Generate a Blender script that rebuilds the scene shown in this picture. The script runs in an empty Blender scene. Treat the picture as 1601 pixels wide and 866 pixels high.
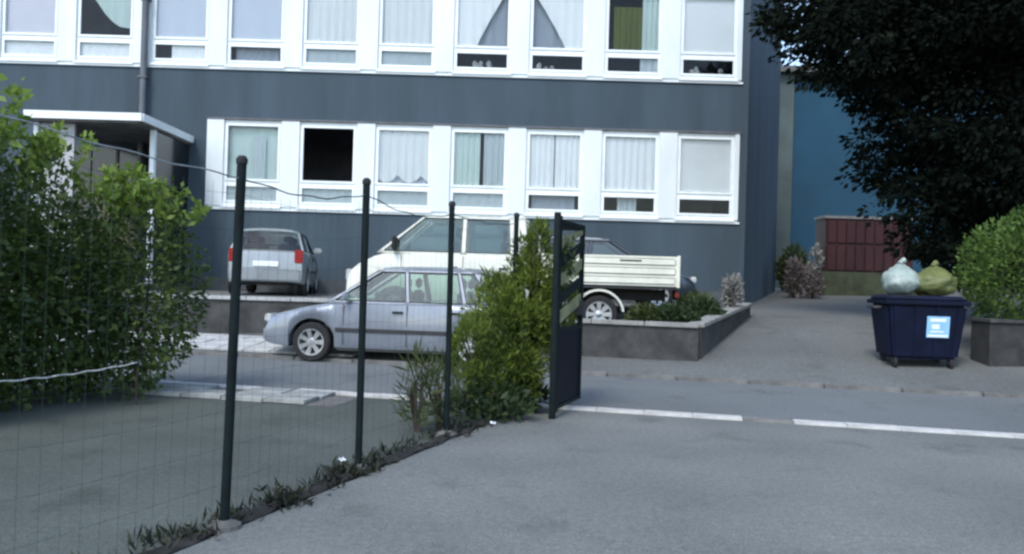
import bpy, bmesh, math, random
import numpy as np
from mathutils import Vector, Matrix
random.seed(7); RNG = np.random.default_rng(7)
PI = math.pi
scene = bpy.context.scene
COL = scene.collection

# ------------------------------------------------------------------ camera
F = 1300.0                       # focal length in photo pixels (photo is 1601 wide)
CAMZ = 1.35
ROLL = 0.029; PITCH = 0.0054
cam_d = bpy.data.cameras.new('camera'); cam = bpy.data.objects.new('camera', cam_d); COL.objects.link(cam)
cam_d.sensor_width = 36.0; cam_d.lens = 36.0 * F / 1601.0
cam_d.clip_start = 0.05; cam_d.clip_end = 3000
CM = Matrix.Rotation(PI / 2 + PITCH, 4, 'X') @ Matrix.Rotation(ROLL, 4, 'Z')
cam.matrix_world = Matrix.Translation((0, 0, CAMZ)) @ CM
scene.camera = cam

# ------------------------------------------------------------------ sky, sun, exposure
SUN_EL, SUN_AZ = 52.0, 205.0      # azimuth: compass-like, 0 = +Y, clockwise (205 = behind the camera, a bit to the left)
w = bpy.data.worlds.new('World'); scene.world = w; w.use_nodes = True
nt = w.node_tree; nt.nodes.clear()
sky = nt.nodes.new('ShaderNodeTexSky'); sky.sky_type = 'NISHITA'; sky.sun_disc = False
sky.sun_elevation = math.radians(SUN_EL); sky.sun_rotation = math.radians(SUN_AZ)
sky.air_density = 1.0; sky.dust_density = 1.2; sky.ozone_density = 0.4
bg = nt.nodes.new('ShaderNodeBackground'); bg.inputs[1].default_value = 0.13
wo = nt.nodes.new('ShaderNodeOutputWorld')
nt.links.new(sky.outputs[0], bg.inputs[0]); nt.links.new(bg.outputs[0], wo.inputs[0])
sun_d = bpy.data.lights.new('sun', 'SUN'); sun_d.energy = 0.85; sun_d.angle = math.radians(14)
sun_d.color = (1.0, 0.98, 0.94)
sun = bpy.data.objects.new('sun', sun_d); COL.objects.link(sun)
az, el = math.radians(SUN_AZ), math.radians(SUN_EL)
sdir = Vector((math.sin(az) * math.cos(el), math.cos(az) * math.cos(el), math.sin(el)))
sun.rotation_euler = sdir.to_track_quat('Z', 'Y').to_euler()
sun.location = (-6, -8, 20)
vs = scene.view_settings
vs.view_transform = 'Standard'; vs.look = 'None'; vs.gamma = 1.0; vs.exposure = 1.5; vs.use_curve_mapping = False
scene.render.engine = 'CYCLES'
scene.cycles.filter_width = 2.6   # soft phone-video lens

# ------------------------------------------------------------------ measuring helpers
R3 = CM.to_3x3()
def ray(px, py):
    return R3 @ Vector(((px - 800.5) / F, -(py - 433) / F, -1))
def at(px, py, Y):
    d = ray(px, py); k = Y / d.y
    return Vector((d.x * k, Y, CAMZ + d.z * k))
# road frame: origin on the far road edge, s along the road, t across (towards the building)
O0 = Vector((0, 12.62)); RA = math.radians(-12.8)
US = Vector((math.cos(RA), math.sin(RA))); NT = Vector((-math.sin(RA), math.cos(RA)))
def st(x, y):
    d = Vector((x, y)) - O0
    return d.dot(US), d.dot(NT)
def xy(s, t):
    p = O0 + US * s + NT * t
    return p.x, p.y
E_T = [(-1e4, -0.012), (0, -0.012), (0.02, 0.05), (6.2, 0.81), (10, 0.88), (13, 1.0), (19, 1.38), (40, 1.5), (1e4, 1.5)]
def elev_t(t):
    for (a, za), (b, zb) in zip(E_T, E_T[1:]):
        if t <= b: return za + (zb - za) * (t - a) / (b - a)
    return 1.5
def elev(x, y):
    return max(elev_t(st(x, y)[1]), 0.0)
def gnd(px, py):
    d = ray(px, py); Y = 2.0
    while Y < 60:
        p = at(px, py, Y)
        if p.z <= elev(p.x, p.y): return p
        Y += 0.02
    return p

# ------------------------------------------------------------------ materials
MATS = {}
def nn(nt, typ, **kw):
    n = nt.nodes.new(typ)
    for k, v in kw.items(): setattr(n, k, v)
    return n
def mat(name, col, rough=0.7, var=0.12, scale=3.0, bump=0.0, bscale=60.0, metal=0.0, spec=0.4, var2=None, coat=0.0, streak=0.0):
    """principled with two octaves of procedural colour variation and fine relief"""
    if name in MATS: return MATS[name]
    m = bpy.data.materials.new(name); m.use_nodes = True; nt = m.node_tree; b = nt.nodes['Principled BSDF']
    b.inputs['Roughness'].default_value = rough; b.inputs['Metallic'].default_value = metal
    b.inputs['Specular IOR Level'].default_value = spec
    if coat: b.inputs['Coat Weight'].default_value = coat; b.inputs['Coat Roughness'].default_value = 0.08
    tc = nn(nt, 'ShaderNodeTexCoord')
    n1 = nn(nt, 'ShaderNodeTexNoise'); n1.inputs['Scale'].default_value = scale; n1.inputs['Detail'].default_value = 7
    n1.inputs['Roughness'].default_value = 0.65
    mp = nn(nt, 'ShaderNodeMapping')
    if streak: mp.inputs['Scale'].default_value = (1, 1, streak)
    nt.links.new(tc.outputs['Object'], mp.inputs[0]); nt.links.new(mp.outputs[0], n1.inputs['Vector'])
    r = nn(nt, 'ShaderNodeValToRGB')
    c0 = [max(0, c * (1 - var * 1.6)) for c in col]; c1 = [min(1, c * (1 + var)) for c in col]
    if var2: c0 = var2
    r.color_ramp.elements[0].position = 0.32; r.color_ramp.elements[1].position = 0.68
    r.color_ramp.elements[0].color = (*c0, 1); r.color_ramp.elements[1].color = (*c1, 1)
    nt.links.new(n1.outputs[0], r.inputs[0]); nt.links.new(r.outputs[0], b.inputs['Base Color'])
    if bump:
        n2 = nn(nt, 'ShaderNodeTexNoise'); n2.inputs['Scale'].default_value = bscale; n2.inputs['Detail'].default_value = 5
        nt.links.new(tc.outputs['Object'], n2.inputs['Vector'])
        bp = nn(nt, 'ShaderNodeBump'); bp.inputs['Strength'].default_value = bump; bp.inputs['Distance'].default_value = 0.01
        nt.links.new(n2.outputs[0], bp.inputs['Height']); nt.links.new(bp.outputs[0], b.inputs['Normal'])
    MATS[name] = m; return m
def asphalt(name, col, patch, patch_col, wear=0.5):
    m = bpy.data.materials.new(name); m.use_nodes = True; nt = m.node_tree; b = nt.nodes['Principled BSDF']
    b.inputs['Roughness'].default_value = 0.85; b.inputs['Specular IOR Level'].default_value = 0.3
    tc = nn(nt, 'ShaderNodeTexCoord')
    big = nn(nt, 'ShaderNodeTexNoise'); big.inputs['Scale'].default_value = patch; big.inputs['Detail'].default_value = 6
    mid = nn(nt, 'ShaderNodeTexNoise'); mid.inputs['Scale'].default_value = 22; mid.inputs['Detail'].default_value = 8
    fin = nn(nt, 'ShaderNodeTexNoise'); fin.inputs['Scale'].default_value = 75; fin.inputs['Detail'].default_value = 3
    vor = nn(nt, 'ShaderNodeTexVoronoi'); vor.feature = 'DISTANCE_TO_EDGE'; vor.inputs['Scale'].default_value = 0.16
    dist = nn(nt, 'ShaderNodeMixRGB'); dist.blend_type = 'ADD'; dist.inputs[0].default_value = 0.5
    for n in (big, mid, fin): nt.links.new(tc.outputs['Object'], n.inputs['Vector'])
    nt.links.new(tc.outputs['Object'], dist.inputs[1]); nt.links.new(mid.outputs[1], dist.inputs[2]); nt.links.new(dist.outputs[0], vor.inputs['Vector'])
    r = nn(nt, 'ShaderNodeValToRGB'); r.color_ramp.elements[0].position = 0.35; r.color_ramp.elements[1].position = 0.65
    r.color_ramp.elements[0].color = (*patch_col, 1); r.color_ramp.elements[1].color = (*col, 1)
    nt.links.new(big.outputs[0], r.inputs[0])
    m1 = nn(nt, 'ShaderNodeMixRGB'); m1.blend_type = 'OVERLAY'; m1.inputs[0].default_value = wear
    nt.links.new(r.outputs[0], m1.inputs[1]); nt.links.new(mid.outputs[0], m1.inputs[2])
    m2 = nn(nt, 'ShaderNodeMixRGB'); m2.blend_type = 'OVERLAY'; m2.inputs[0].default_value = 0.85
    nt.links.new(m1.outputs[0], m2.inputs[1]); nt.links.new(fin.outputs[0], m2.inputs[2])
    cr = nn(nt, 'ShaderNodeValToRGB'); cr.color_ramp.elements[0].position = 0.0; cr.color_ramp.elements[1].position = 0.004
    cr.color_ramp.elements[0].color = (0.72, 0.72, 0.70, 1); cr.color_ramp.elements[1].color = (1, 1, 1, 1)
    nt.links.new(vor.outputs['Distance'], cr.inputs[0])
    m3 = nn(nt, 'ShaderNodeMixRGB'); m3.blend_type = 'MULTIPLY'; m3.inputs[0].default_value = 0.8
    nt.links.new(m2.outputs[0], m3.inputs[1]); nt.links.new(cr.outputs[0], m3.inputs[2])
    stn = nn(nt, 'ShaderNodeTexNoise'); stn.inputs['Scale'].default_value = 1.7; stn.inputs['Detail'].default_value = 4; nt.links.new(tc.outputs['Object'], stn.inputs['Vector'])
    sr = nn(nt, 'ShaderNodeValToRGB'); sr.color_ramp.elements[0].position = 0.58; sr.color_ramp.elements[1].position = 0.72
    sr.color_ramp.elements[0].color = (1, 1, 1, 1); sr.color_ramp.elements[1].color = (0.70, 0.71, 0.70, 1); nt.links.new(stn.outputs[0], sr.inputs[0])
    m4 = nn(nt, 'ShaderNodeMixRGB'); m4.blend_type = 'MULTIPLY'; m4.inputs[0].default_value = 0.9
    nt.links.new(m3.outputs[0], m4.inputs[1]); nt.links.new(sr.outputs[0], m4.inputs[2])
    nt.links.new(m4.outputs[0], b.inputs['Base Color'])
    bp = nn(nt, 'ShaderNodeBump'); bp.inputs['Strength'].default_value = 0.5; bp.inputs['Distance'].default_value = 0.006
    nt.links.new(fin.outputs[0], bp.inputs['Height']); nt.links.new(bp.outputs[0], b.inputs['Normal'])
    MATS[name] = m; return m
def leaf_mat(name, c_lo, c_hi, trans=0.3, rough=0.55, spec=0.3):
    m = bpy.data.materials.new(name); m.use_nodes = True; nt = m.node_tree; nt.nodes.clear()
    geo = nn(nt, 'ShaderNodeNewGeometry')
    n1 = nn(nt, 'ShaderNodeTexNoise'); n1.inputs['Scale'].default_value = 1.7; n1.inputs['Detail'].default_value = 3
    tc = nn(nt, 'ShaderNodeTexCoord'); nt.links.new(tc.outputs['Object'], n1.inputs['Vector'])
    mx = nn(nt, 'ShaderNodeMath', operation='MULTIPLY_ADD'); mx.inputs[1].default_value = 0.55
    nt.links.new(geo.outputs['Random Per Island'], mx.inputs[0])
    m5 = nn(nt, 'ShaderNodeMath', operation='MULTIPLY_ADD'); m5.inputs[1].default_value = 1.1; m5.inputs[2].default_value = -0.32
    nt.links.new(n1.outputs[0], m5.inputs[0]); nt.links.new(m5.outputs[0], mx.inputs[2])
    r = nn(nt, 'ShaderNodeValToRGB'); r.color_ramp.elements[0].position = 0.1; r.color_ramp.elements[1].position = 0.9
    r.color_ramp.elements[0].color = (*c_lo, 1); r.color_ramp.elements[1].color = (*c_hi, 1)
    nt.links.new(mx.outputs[0], r.inputs[0])
    p = nn(nt, 'ShaderNodeBsdfPrincipled'); p.inputs['Roughness'].default_value = rough; p.inputs['Specular IOR Level'].default_value = spec
    t = nn(nt, 'ShaderNodeBsdfTranslucent'); ms = nn(nt, 'ShaderNodeMixShader'); ms.inputs[0].default_value = trans
    nt.links.new(r.outputs[0], p.inputs['Base Color']); nt.links.new(r.outputs[0], t.inputs['Color'])
    nt.links.new(p.outputs[0], ms.inputs[1]); nt.links.new(t.outputs[0], ms.inputs[2])
    o = nn(nt, 'ShaderNodeOutputMaterial'); nt.links.new(ms.outputs[0], o.inputs[0])
    MATS[name] = m; return m
def glass_mat(name, tint=(0.985, 1.0, 1.0), ior=1.25, rough=0.02):
    m = bpy.data.materials.new(name); m.use_nodes = True; nt = m.node_tree; nt.nodes.clear()
    fr = nn(nt, 'ShaderNodeFresnel'); fr.inputs[0].default_value = ior
    tr = nn(nt, 'ShaderNodeBsdfTransparent'); tr.inputs[0].default_value = (*tint, 1)
    gl = nn(nt, 'ShaderNodeBsdfGlossy'); gl.inputs['Roughness'].default_value = rough
    n1 = nn(nt, 'ShaderNodeTexNoise'); n1.inputs['Scale'].default_value = 1.2
    tc = nn(nt, 'ShaderNodeTexCoord'); nt.links.new(tc.outputs['Object'], n1.inputs['Vector'])
    bp = nn(nt, 'ShaderNodeBump'); bp.inputs['Strength'].default_value = 0.03; nt.links.new(n1.outputs[0], bp.inputs['Height'])
    nt.links.new(bp.outputs[0], gl.inputs['Normal'])
    ms = nn(nt, 'ShaderNodeMixShader'); nt.links.new(fr.outputs[0], ms.inputs[0])
    nt.links.new(tr.outputs[0], ms.inputs[1]); nt.links.new(gl.outputs[0], ms.inputs[2])
    o = nn(nt, 'ShaderNodeOutputMaterial'); nt.links.new(ms.outputs[0], o.inputs[0])
    MATS[name] = m; return m
def cloth_mat(name, col, sheer=0.0):
    m = bpy.data.materials.new(name); m.use_nodes = True; nt = m.node_tree; nt.nodes.clear()
    tc = nn(nt, 'ShaderNodeTexCoord'); n1 = nn(nt, 'ShaderNodeTexNoise'); n1.inputs['Scale'].default_value = 2.5; n1.inputs['Detail'].default_value = 5
    nt.links.new(tc.outputs['Object'], n1.inputs['Vector'])
    r = nn(nt, 'ShaderNodeValToRGB'); r.color_ramp.elements[0].color = (*[c * 0.92 for c in col], 1); r.color_ramp.elements[1].color = (*col, 1)
    nt.links.new(n1.outputs[0], r.inputs[0])
    d = nn(nt, 'ShaderNodeBsdfDiffuse'); t = nn(nt, 'ShaderNodeBsdfTransparent'); ms = nn(nt, 'ShaderNodeMixShader'); ms.inputs[0].default_value = sheer
    nt.links.new(r.outputs[0], d.inputs[0]); nt.links.new(d.outputs[0], ms.inputs[1]); nt.links.new(t.outputs[0], ms.inputs[2])
    o = nn(nt, 'ShaderNodeOutputMaterial'); nt.links.new(ms.outputs[0], o.inputs[0])
    MATS[name] = m; return m

M_DRIVE = asphalt('drive_asphalt', (0.150, 0.160, 0.152), 0.7, (0.114, 0.124, 0.118), 0.4)
M_YARD = asphalt('yard_asphalt', (0.078, 0.092, 0.082), 0.8, (0.054, 0.065, 0.058), 0.4)
M_ROAD = asphalt('road_asphalt', (0.132, 0.146, 0.148), 0.4, (0.108, 0.120, 0.123), 0.35)
M_LOT = asphalt('lot_asphalt', (0.125, 0.132, 0.126), 0.35, (0.092, 0.097, 0.094))
M_CONC = mat('concrete_pale', (0.46, 0.46, 0.44), 0.85, 0.18, 4, 0.3)
M_CONCD = mat('concrete_dark', (0.12, 0.12, 0.115), 0.9, 0.3, 3, 0.5, 30)
M_COPE = mat('coping_concrete', (0.24, 0.24, 0.225), 0.85, 0.2, 5, 0.3)
M_SLATE = mat('slate_render', (0.050, 0.075, 0.095), 0.9, 0.15, 1.1, 0.25, 90, streak=0.14)
M_WHITE = mat('white_frame', (0.74, 0.79, 0.79), 0.5, 0.05, 2.0)
M_PILAS = mat('white_panel', (0.66, 0.72, 0.73), 0.6, 0.06, 1.2, streak=0.3)
M_ROOM = mat('room_dark', (0.12, 0.13, 0.15), 0.9, 0.2, 1)
M_GLASS = glass_mat('window_glass')
M_BLUE = mat('blue_render', (0.014, 0.060, 0.100), 0.9, 0.12, 0.4, 0.2, 40)
M_PALEG = mat('pale_green_render', (0.075, 0.10, 0.095), 0.9, 0.15, 0.7)
M_POST = mat('fence_paint', (0.005, 0.011, 0.012), 0.6, 0.3, 8, spec=0.15)
M_WIRE = mat('fence_wire', (0.03, 0.055, 0.05), 0.5, 0.3, 8)
M_WIREL = mat('bare_wire', (0.30, 0.31, 0.31), 0.45, 0.3, 8, metal=0.6)
M_NAVY = mat('navy_sheet', (0.003, 0.0045, 0.013), 0.6, 0.4, 3, spec=0.15)
M_BLACK = mat('black_rubber', (0.014, 0.014, 0.015), 0.75, 0.2, 8)
M_PLAST = mat('dark_plastic', (0.03, 0.032, 0.034), 0.6, 0.2, 8)
M_BARK = mat('bark', (0.045, 0.038, 0.030), 0.95, 0.4, 6, 0.8, 20, streak=0.2)
M_SOIL = mat('soil', (0.026, 0.025, 0.022), 0.95, 0.4, 5, 0.9, 25)
L_HEDGE = leaf_mat('leaf_hedge', (0.019, 0.042, 0.013), (0.090, 0.138, 0.028))
L_LIME = leaf_mat('leaf_lime', (0.10, 0.17, 0.03), (0.21, 0.30, 0.055), 0.4)
L_BROOM = leaf_mat('leaf_broom', (0.036, 0.068, 0.015), (0.20, 0.265, 0.038), 0.4)
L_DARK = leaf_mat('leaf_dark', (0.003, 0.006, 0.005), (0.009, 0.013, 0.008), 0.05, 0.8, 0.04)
L_DARKG = leaf_mat('leaf_darkgreen', (0.016, 0.032, 0.014), (0.045, 0.075, 0.025), 0.2)
L_ROUND = leaf_mat('leaf_round', (0.024, 0.056, 0.013), (0.10, 0.17, 0.030), 0.25)
L_WEED = leaf_mat('leaf_weed', (0.010, 0.014, 0.011), (0.034, 0.040, 0.022), 0.2)
L_DRY = leaf_mat('leaf_dry', (0.035, 0.05, 0.018), (0.085, 0.11, 0.032), 0.3)
L_PALE = leaf_mat('petal_white', (0.20, 0.20, 0.18), (0.40, 0.39, 0.36), 0.3)
L_PINK = leaf_mat('petal_pink', (0.10, 0.085, 0.08), (0.22, 0.18, 0.175), 0.3)

# ------------------------------------------------------------------ mesh builder
class MB:
    def __init__(s): s.v = []; s.f = []
    def add(s, vs, fs):
        o = len(s.v); s.v += [tuple(v) for v in vs]; s.f += [tuple(i + o for i in f) for f in fs]; return s
    def box(s, x0, x1, y0, y1, z0, z1):
        v = [(x, y, z) for z in (z0, z1) for y in (y0, y1) for x in (x0, x1)]
        return s.add(v, [(0, 2, 3, 1), (4, 5, 7, 6), (0, 1, 5, 4), (2, 6, 7, 3), (0, 4, 6, 2), (1, 3, 7, 5)])
    def prism(s, poly, z0, z1):
        n = len(poly)
        v = [(p[0], p[1], z0) for p in poly] + [(p[0], p[1], z1) for p in poly]
        return s.add(v, [tuple(range(n))[::-1], tuple(range(n, 2 * n))] + [(i, (i + 1) % n, n + (i + 1) % n, n + i) for i in range(n)])
    def slab(s, pts, off):
        """closed polygon in space with a thickness vector"""
        n = len(pts); off = Vector(off)
        v = [Vector(p) for p in pts] + [Vector(p) + off for p in pts]
        return s.add(v, [tuple(range(n))[::-1], tuple(range(n, 2 * n))] + [(i, (i + 1) % n, n + (i + 1) % n, n + i) for i in range(n)])
    def tube(s, path, r, n=8, cap=True):
        path = [Vector(p) for p in path]; rs = r if isinstance(r, (list, tuple)) else [r] * len(path)
        rings = []; prev = None
        for i, p in enumerate(path):
            d = (path[min(i + 1, len(path) - 1)] - path[max(i - 1, 0)]).normalized()
            a = (prev - d * prev.dot(d)) if prev is not None else d.orthogonal()
            a.normalize(); prev = a; b = d.cross(a)
            rings.append([p + (a * math.cos(2 * PI * k / n) + b * math.sin(2 * PI * k / n)) * rs[i] for k in range(n)])
        v = [q for rg in rings for q in rg]; f = []
        for i in range(len(path) - 1):
            for k in range(n):
                f.append((i * n + k, i * n + (k + 1) % n, (i + 1) * n + (k + 1) % n, (i + 1) * n + k))
        if cap: f += [tuple(range(n))[::-1], tuple(range(len(v) - n, len(v)))]
        return s.add(v, f)
    def lathe(s, prof, c, axis='Z', n=24):
        """prof: (r, h) pairs along the axis"""
        v = []; f = []
        for (r, h) in prof:
            for k in range(n):
                a = 2 * PI * k / n; x, y = r * math.cos(a), r * math.sin(a)
                v.append({'Z': (c[0] + x, c[1] + y, c[2] + h), 'Y': (c[0] + x, c[1] + h, c[2] + y), 'X': (c[0] + h, c[1] + x, c[2] + y)}[axis])
        for i in range(len(prof) - 1):
            for k in range(n): f.append((i * n + k, i * n + (k + 1) % n, (i + 1) * n + (k + 1) % n, (i + 1) * n + k))
        return s.add(v, f)
    def build(s, name, m, parent=None, world=False, smooth=False, bevel=0.0, kind=None, angle=35):
        me = bpy.data.meshes.new(name)
        v = s.v
        if world and parent is not None:
            o = parent.location; v = [(a - o.x, b - o.y, c - o.z) for a, b, c in v]
        me.from_pydata(v, [], s.f); me.materials.append(m)
        bm = bmesh.new(); bm.from_mesh(me); bmesh.ops.recalc_face_normals(bm, faces=bm.faces)
        if bevel: bmesh.ops.bevel(bm, geom=[e for e in bm.edges if e.calc_face_angle(0) > 0.6], offset=bevel, segments=2, affect='EDGES', clamp_overlap=True)
        bm.to_mesh(me); bm.free()
        if smooth or bevel:
            me.polygons.foreach_set('use_smooth', [True] * len(me.polygons)); me.set_sharp_from_angle(angle=math.radians(angle))
        ob = bpy.data.objects.new(name, me); COL.objects.link(ob)
        if parent is not None: ob.parent = parent
        if kind: ob['kind'] = kind
        return ob
def thing(name, label, cat, loc=(0, 0, 0), rz=0.0, group=None):
    o = bpy.data.objects.new(name, None); COL.objects.link(o); o.location = loc; o.rotation_euler = (0, 0, rz); o.empty_display_size = 0.2
    o['label'] = label; o['category'] = cat
    if group: o['group'] = group
    return o
def tag(o, label, cat, group=None):
    o['label'] = label; o['category'] = cat
    if group: o['group'] = group
    return o
def share(src, loc, parent, name=None, scale=None, rot=None):
    c = src.copy(); COL.objects.link(c); c.parent = parent; c.location = loc
    if rot is not None: c.rotation_euler = rot
    if scale is not None: c.scale = scale
    return c

# ------------------------------------------------------------------ foliage
def leaf_mesh(name, P, D, size, asp, m, parent, off=(0, 0, 0), jitter=0.5):
    """diamond leaves at P (n,3) pointing along D (n,3)"""
    n = len(P); P = P - np.array(off)
    D = D / (np.linalg.norm(D, axis=1, keepdims=True) + 1e-9)
    rnd = RNG.normal(size=(n, 3)); S = np.cross(D, rnd); S /= (np.linalg.norm(S, axis=1, keepdims=True) + 1e-9)
    U = np.cross(S, D)
    L = size * (1 + jitter * RNG.normal(size=(n, 1))).clip(0.4, 1.9); W = L * asp
    V = np.empty((n, 4, 3))
    V[:, 0] = P; V[:, 1] = P + D * L * 0.45 + S * W * 0.5 + U * L * 0.06; V[:, 2] = P + D * L; V[:, 3] = P + D * L * 0.45 - S * W * 0.5 + U * L * 0.06
    me = bpy.data.meshes.new(name); me.vertices.add(4 * n); me.vertices.foreach_set('co', V.reshape(-1))
    me.loops.add(4 * n); me.loops.foreach_set('vertex_index', np.arange(4 * n, dtype=np.int32))
    me.polygons.add(n); me.polygons.foreach_set('loop_start', np.arange(0, 4 * n, 4, dtype=np.int32)); me.polygons.foreach_set('loop_total', np.full(n, 4, dtype=np.int32))
    me.update(calc_edges=True); me.materials.append(m)
    o = bpy.data.objects.new(name, me); COL.objects.link(o); o.parent = parent
    return o
def bumpy(dirs, seed):
    r = np.random.default_rng(seed); s = np.zeros(len(dirs))
    for k in range(6):
        a = r.normal(size=3) * (2.0 + 1.6 * k); s += np.sin(dirs @ a + r.uniform(0, 6.3)) / (1 + 0.5 * k)
    return s
def blob(c, r, n, seed=0, rough=0.14, inner=0.5):
    """points in the outer part of an uneven ellipsoid, and outward directions"""
    d = RNG.normal(size=(n, 3)); d /= np.linalg.norm(d, axis=1, keepdims=True)
    rad = inner + (1 - inner) * RNG.uniform(size=n) ** 0.6
    rad *= 1 + rough * bumpy(d, seed) * 0.6
    P = np.array(c) + d * rad[:, None] * np.array(r)
    return P, d
def shrub(name, label, blobs, n, size, asp, m, base, group=None, gaps=None, up=0.5, spread=1.0, stems=6, cat='shrub', extra=None, droop=0.0, part='foliage'):
    t = thing(name, label, cat, base, 0, group)
    tot = sum(b[3] * b[4] * b[5] for b in blobs) ; Ps = []; Ds = []
    for i, (cx, cy, cz, rx, ry, rz) in enumerate(blobs):
        k = int(n * (rx * ry * rz) ** 0.75 / sum((b[3] * b[4] * b[5]) ** 0.75 for b in blobs))
        P, d = blob((cx, cy, cz), (rx, ry, rz), k, seed=i + len(name) * 7)
        keep = P[:, 2] > base[2] + 0.03; P = P[keep]; d = d[keep]
        if gaps:
            q = np.sin(P[:, 0] * 19 + 2 * np.sin(P[:, 2] * 7 + i)) + np.sin(P[:, 1] * 17 + P[:, 2] * 9) + np.sin(P[:, 2] * 13 + P[:, 0] * 6 + i)
            kp = (q > gaps) | (RNG.uniform(size=len(P)) < .15); P = P[kp]; d = d[kp]
        Ps.append(P); Ds.append(d * spread + RNG.normal(size=P.shape) * 0.6 + np.array((0, 0, up)))
    P = np.concatenate(Ps); D = np.concatenate(Ds)
    leaf_mesh(part, P, D, size, asp, m, t, base)
    mb = MB()
    for i in range(stems):
        b = blobs[i % len(blobs)]; a = random.uniform(0, 6.28); k = random.uniform(0.3, 0.8)
        e = Vector((b[0] + math.cos(a) * b[3] * k, b[1] + math.sin(a) * b[4] * k, b[2] + b[5] * random.uniform(0.1, 0.7)))
        s0 = Vector((b[0] + random.uniform(-.12, .12) * b[3], b[1] + random.uniform(-.12, .12) * b[4], base[2] - 0.02))
        mid = (s0 + e) / 2 + Vector((random.uniform(-.1, .1), random.uniform(-.1, .1), 0.1))
        mb.tube([s0, mid, e], [0.018, 0.012, 0.005], 5)
    mb.build('stem', M_BARK, t, world=True, kind='stuff')
    if extra: extra(t)
    return t

# =================================================================== SETTING
def sheet(name, poly, z, m, n=1):
    mb = MB(); mb.add([(p[0], p[1], z) for p in poly], [tuple(range(len(poly)))])
    o = mb.build(name, m); o['kind'] = 'structure'
    if o.data.polygons[0].normal.z < 0: o.data.flip_normals()
    return o
# ground: one sheet in the road's own directions, out to the horizon
ss = [-900, -300, -120, -60, -40, -30, -24, -20, -16] + [-14 + 1.0 * i for i in range(29)] + [16, 20, 24, 30, 40, 60, 120, 300, 900]
tt = [-900, -300, -100, -40, -20, -12, -8, -5, -3.5, -2, 0.0, 0.02] + [0.5 + 0.5 * i for i in range(40)] + [22, 25, 30, 40, 80, 200, 900]
mb = MB(); V = []
for t_ in tt:
    for s_ in ss:
        x, y = xy(s_, t_); V.append((x, y, elev_t(t_) if t_ != 0.0 else -0.012))
ns = len(ss)
mb.add(V, [(j * ns + i, j * ns + i + 1, (j + 1) * ns + i + 1, (j + 1) * ns + i) for j in range(len(tt) - 1) for i in range(ns - 1)])
g = mb.build('ground', M_LOT, smooth=True); g['kind'] = 'structure'
sheet('road', [xy(-70, -3.31), xy(70, -3.31), xy(70, -0.12), xy(-70, -0.12)], 0.0, M_ROAD)

# fence line (foot points measured in the photo, on the flat yard)
FP = [Vector((-2.03, 2.98, 0)), Vector((-1.49, 4.42, 0)), Vector((-1.04, 5.84, 0)), Vector((-0.53, 7.22, 0)), Vector((0.03, 8.60, 0))]
fd = (FP[4] - FP[0]).normalized(); fnorm = Vector((fd.y, -fd.x, 0))
far_end = FP[4] + fd * 0.45
near_ext = FP[0] - fd * 12
yl = xy(-14, -3.53); yr = xy(st(far_end.x, far_end.y)[0], -3.53)
yard_poly = [(near_ext.x - 0.07, near_ext.y), (yr[0] - 0.07, yr[1]), yl, (-14, -9)]
sheet('yard', yard_poly, 0.0, M_YARD)
dl = xy(30, -3.53)
sheet('driveway', [(near_ext.x + 0.07, near_ext.y), (30, -14), dl, (yr[0] + 0.07, yr[1])], 0.0, M_DRIVE)

# near kerb: pale concrete gutter stones flush with the road edge
kerb = MB().add([(*xy(-18, -3.53), -0.006), (*xy(18, -3.53), -0.006), (*xy(18, -3.31), -0.006), (*xy(-18, -3.31), -0.006)], [(0, 1, 2, 3)]).build('kerb', M_CONCD)
kerb['kind'] = 'structure'
ks = MB().box(-0.2475, 0.2475, -0.10, 0.10, -0.02, 0.022).build('kerb_stone', M_CONC, kerb, bevel=0.004)
M_CONC2 = mat('concrete_dirty', (0.17, 0.17, 0.16), 0.9, 0.25, 4, 0.3)
ksd = MB().box(-0.2475, 0.2475, -0.10, 0.10, -0.02, 0.016).build('kerb_stone', M_CONC2, kerb, bevel=0.008)
placed = False
gp = gnd(1241, 669); gi = round(st(gp.x, gp.y)[0] / 0.5)
for i in range(-32, 34):
    x, y = xy(i * 0.5, -3.42)
    src = ksd if i in (gi, -4, -9, -12, -17) else ks
    o = src if (src is ks and not placed) else share(src, (0, 0, 0), kerb)
    if src is ks: placed = True
    o.location = (x, y, random.uniform(-.004, .004)); o.rotation_euler = (0, random.uniform(-.003, .003), RA + random.uniform(-.004, .004))
bpy.data.objects.remove(ksd)
# far kerb: low, worn stones
kerb2 = MB().add([(*xy(-18, -0.125), -0.008), (*xy(18, -0.125), -0.008), (*xy(18, 0.0), -0.008), (*xy(-18, 0.0), -0.008)], [(0, 1, 2, 3)]).build('kerb', M_CONCD)
kerb2['kind'] = 'structure'
ks2 = MB().box(-0.492, 0.492, -0.06, 0.06, -0.02, 0.055).build('kerb_stone', mat('kerb_worn', (0.14, 0.14, 0.135), 0.9, 0.25, 4, 0.3), kerb2, bevel=0.01)
for i in range(-14, 12):
    o = ks2 if i == -14 else share(ks2, (0, 0, 0), kerb2)
    x, y = xy(i * 1.0, -0.06); o.location = (x, y, random.uniform(-.006, .004)); o.rotation_euler = (0, 0, RA + random.uniform(-.006, .006))

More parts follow.
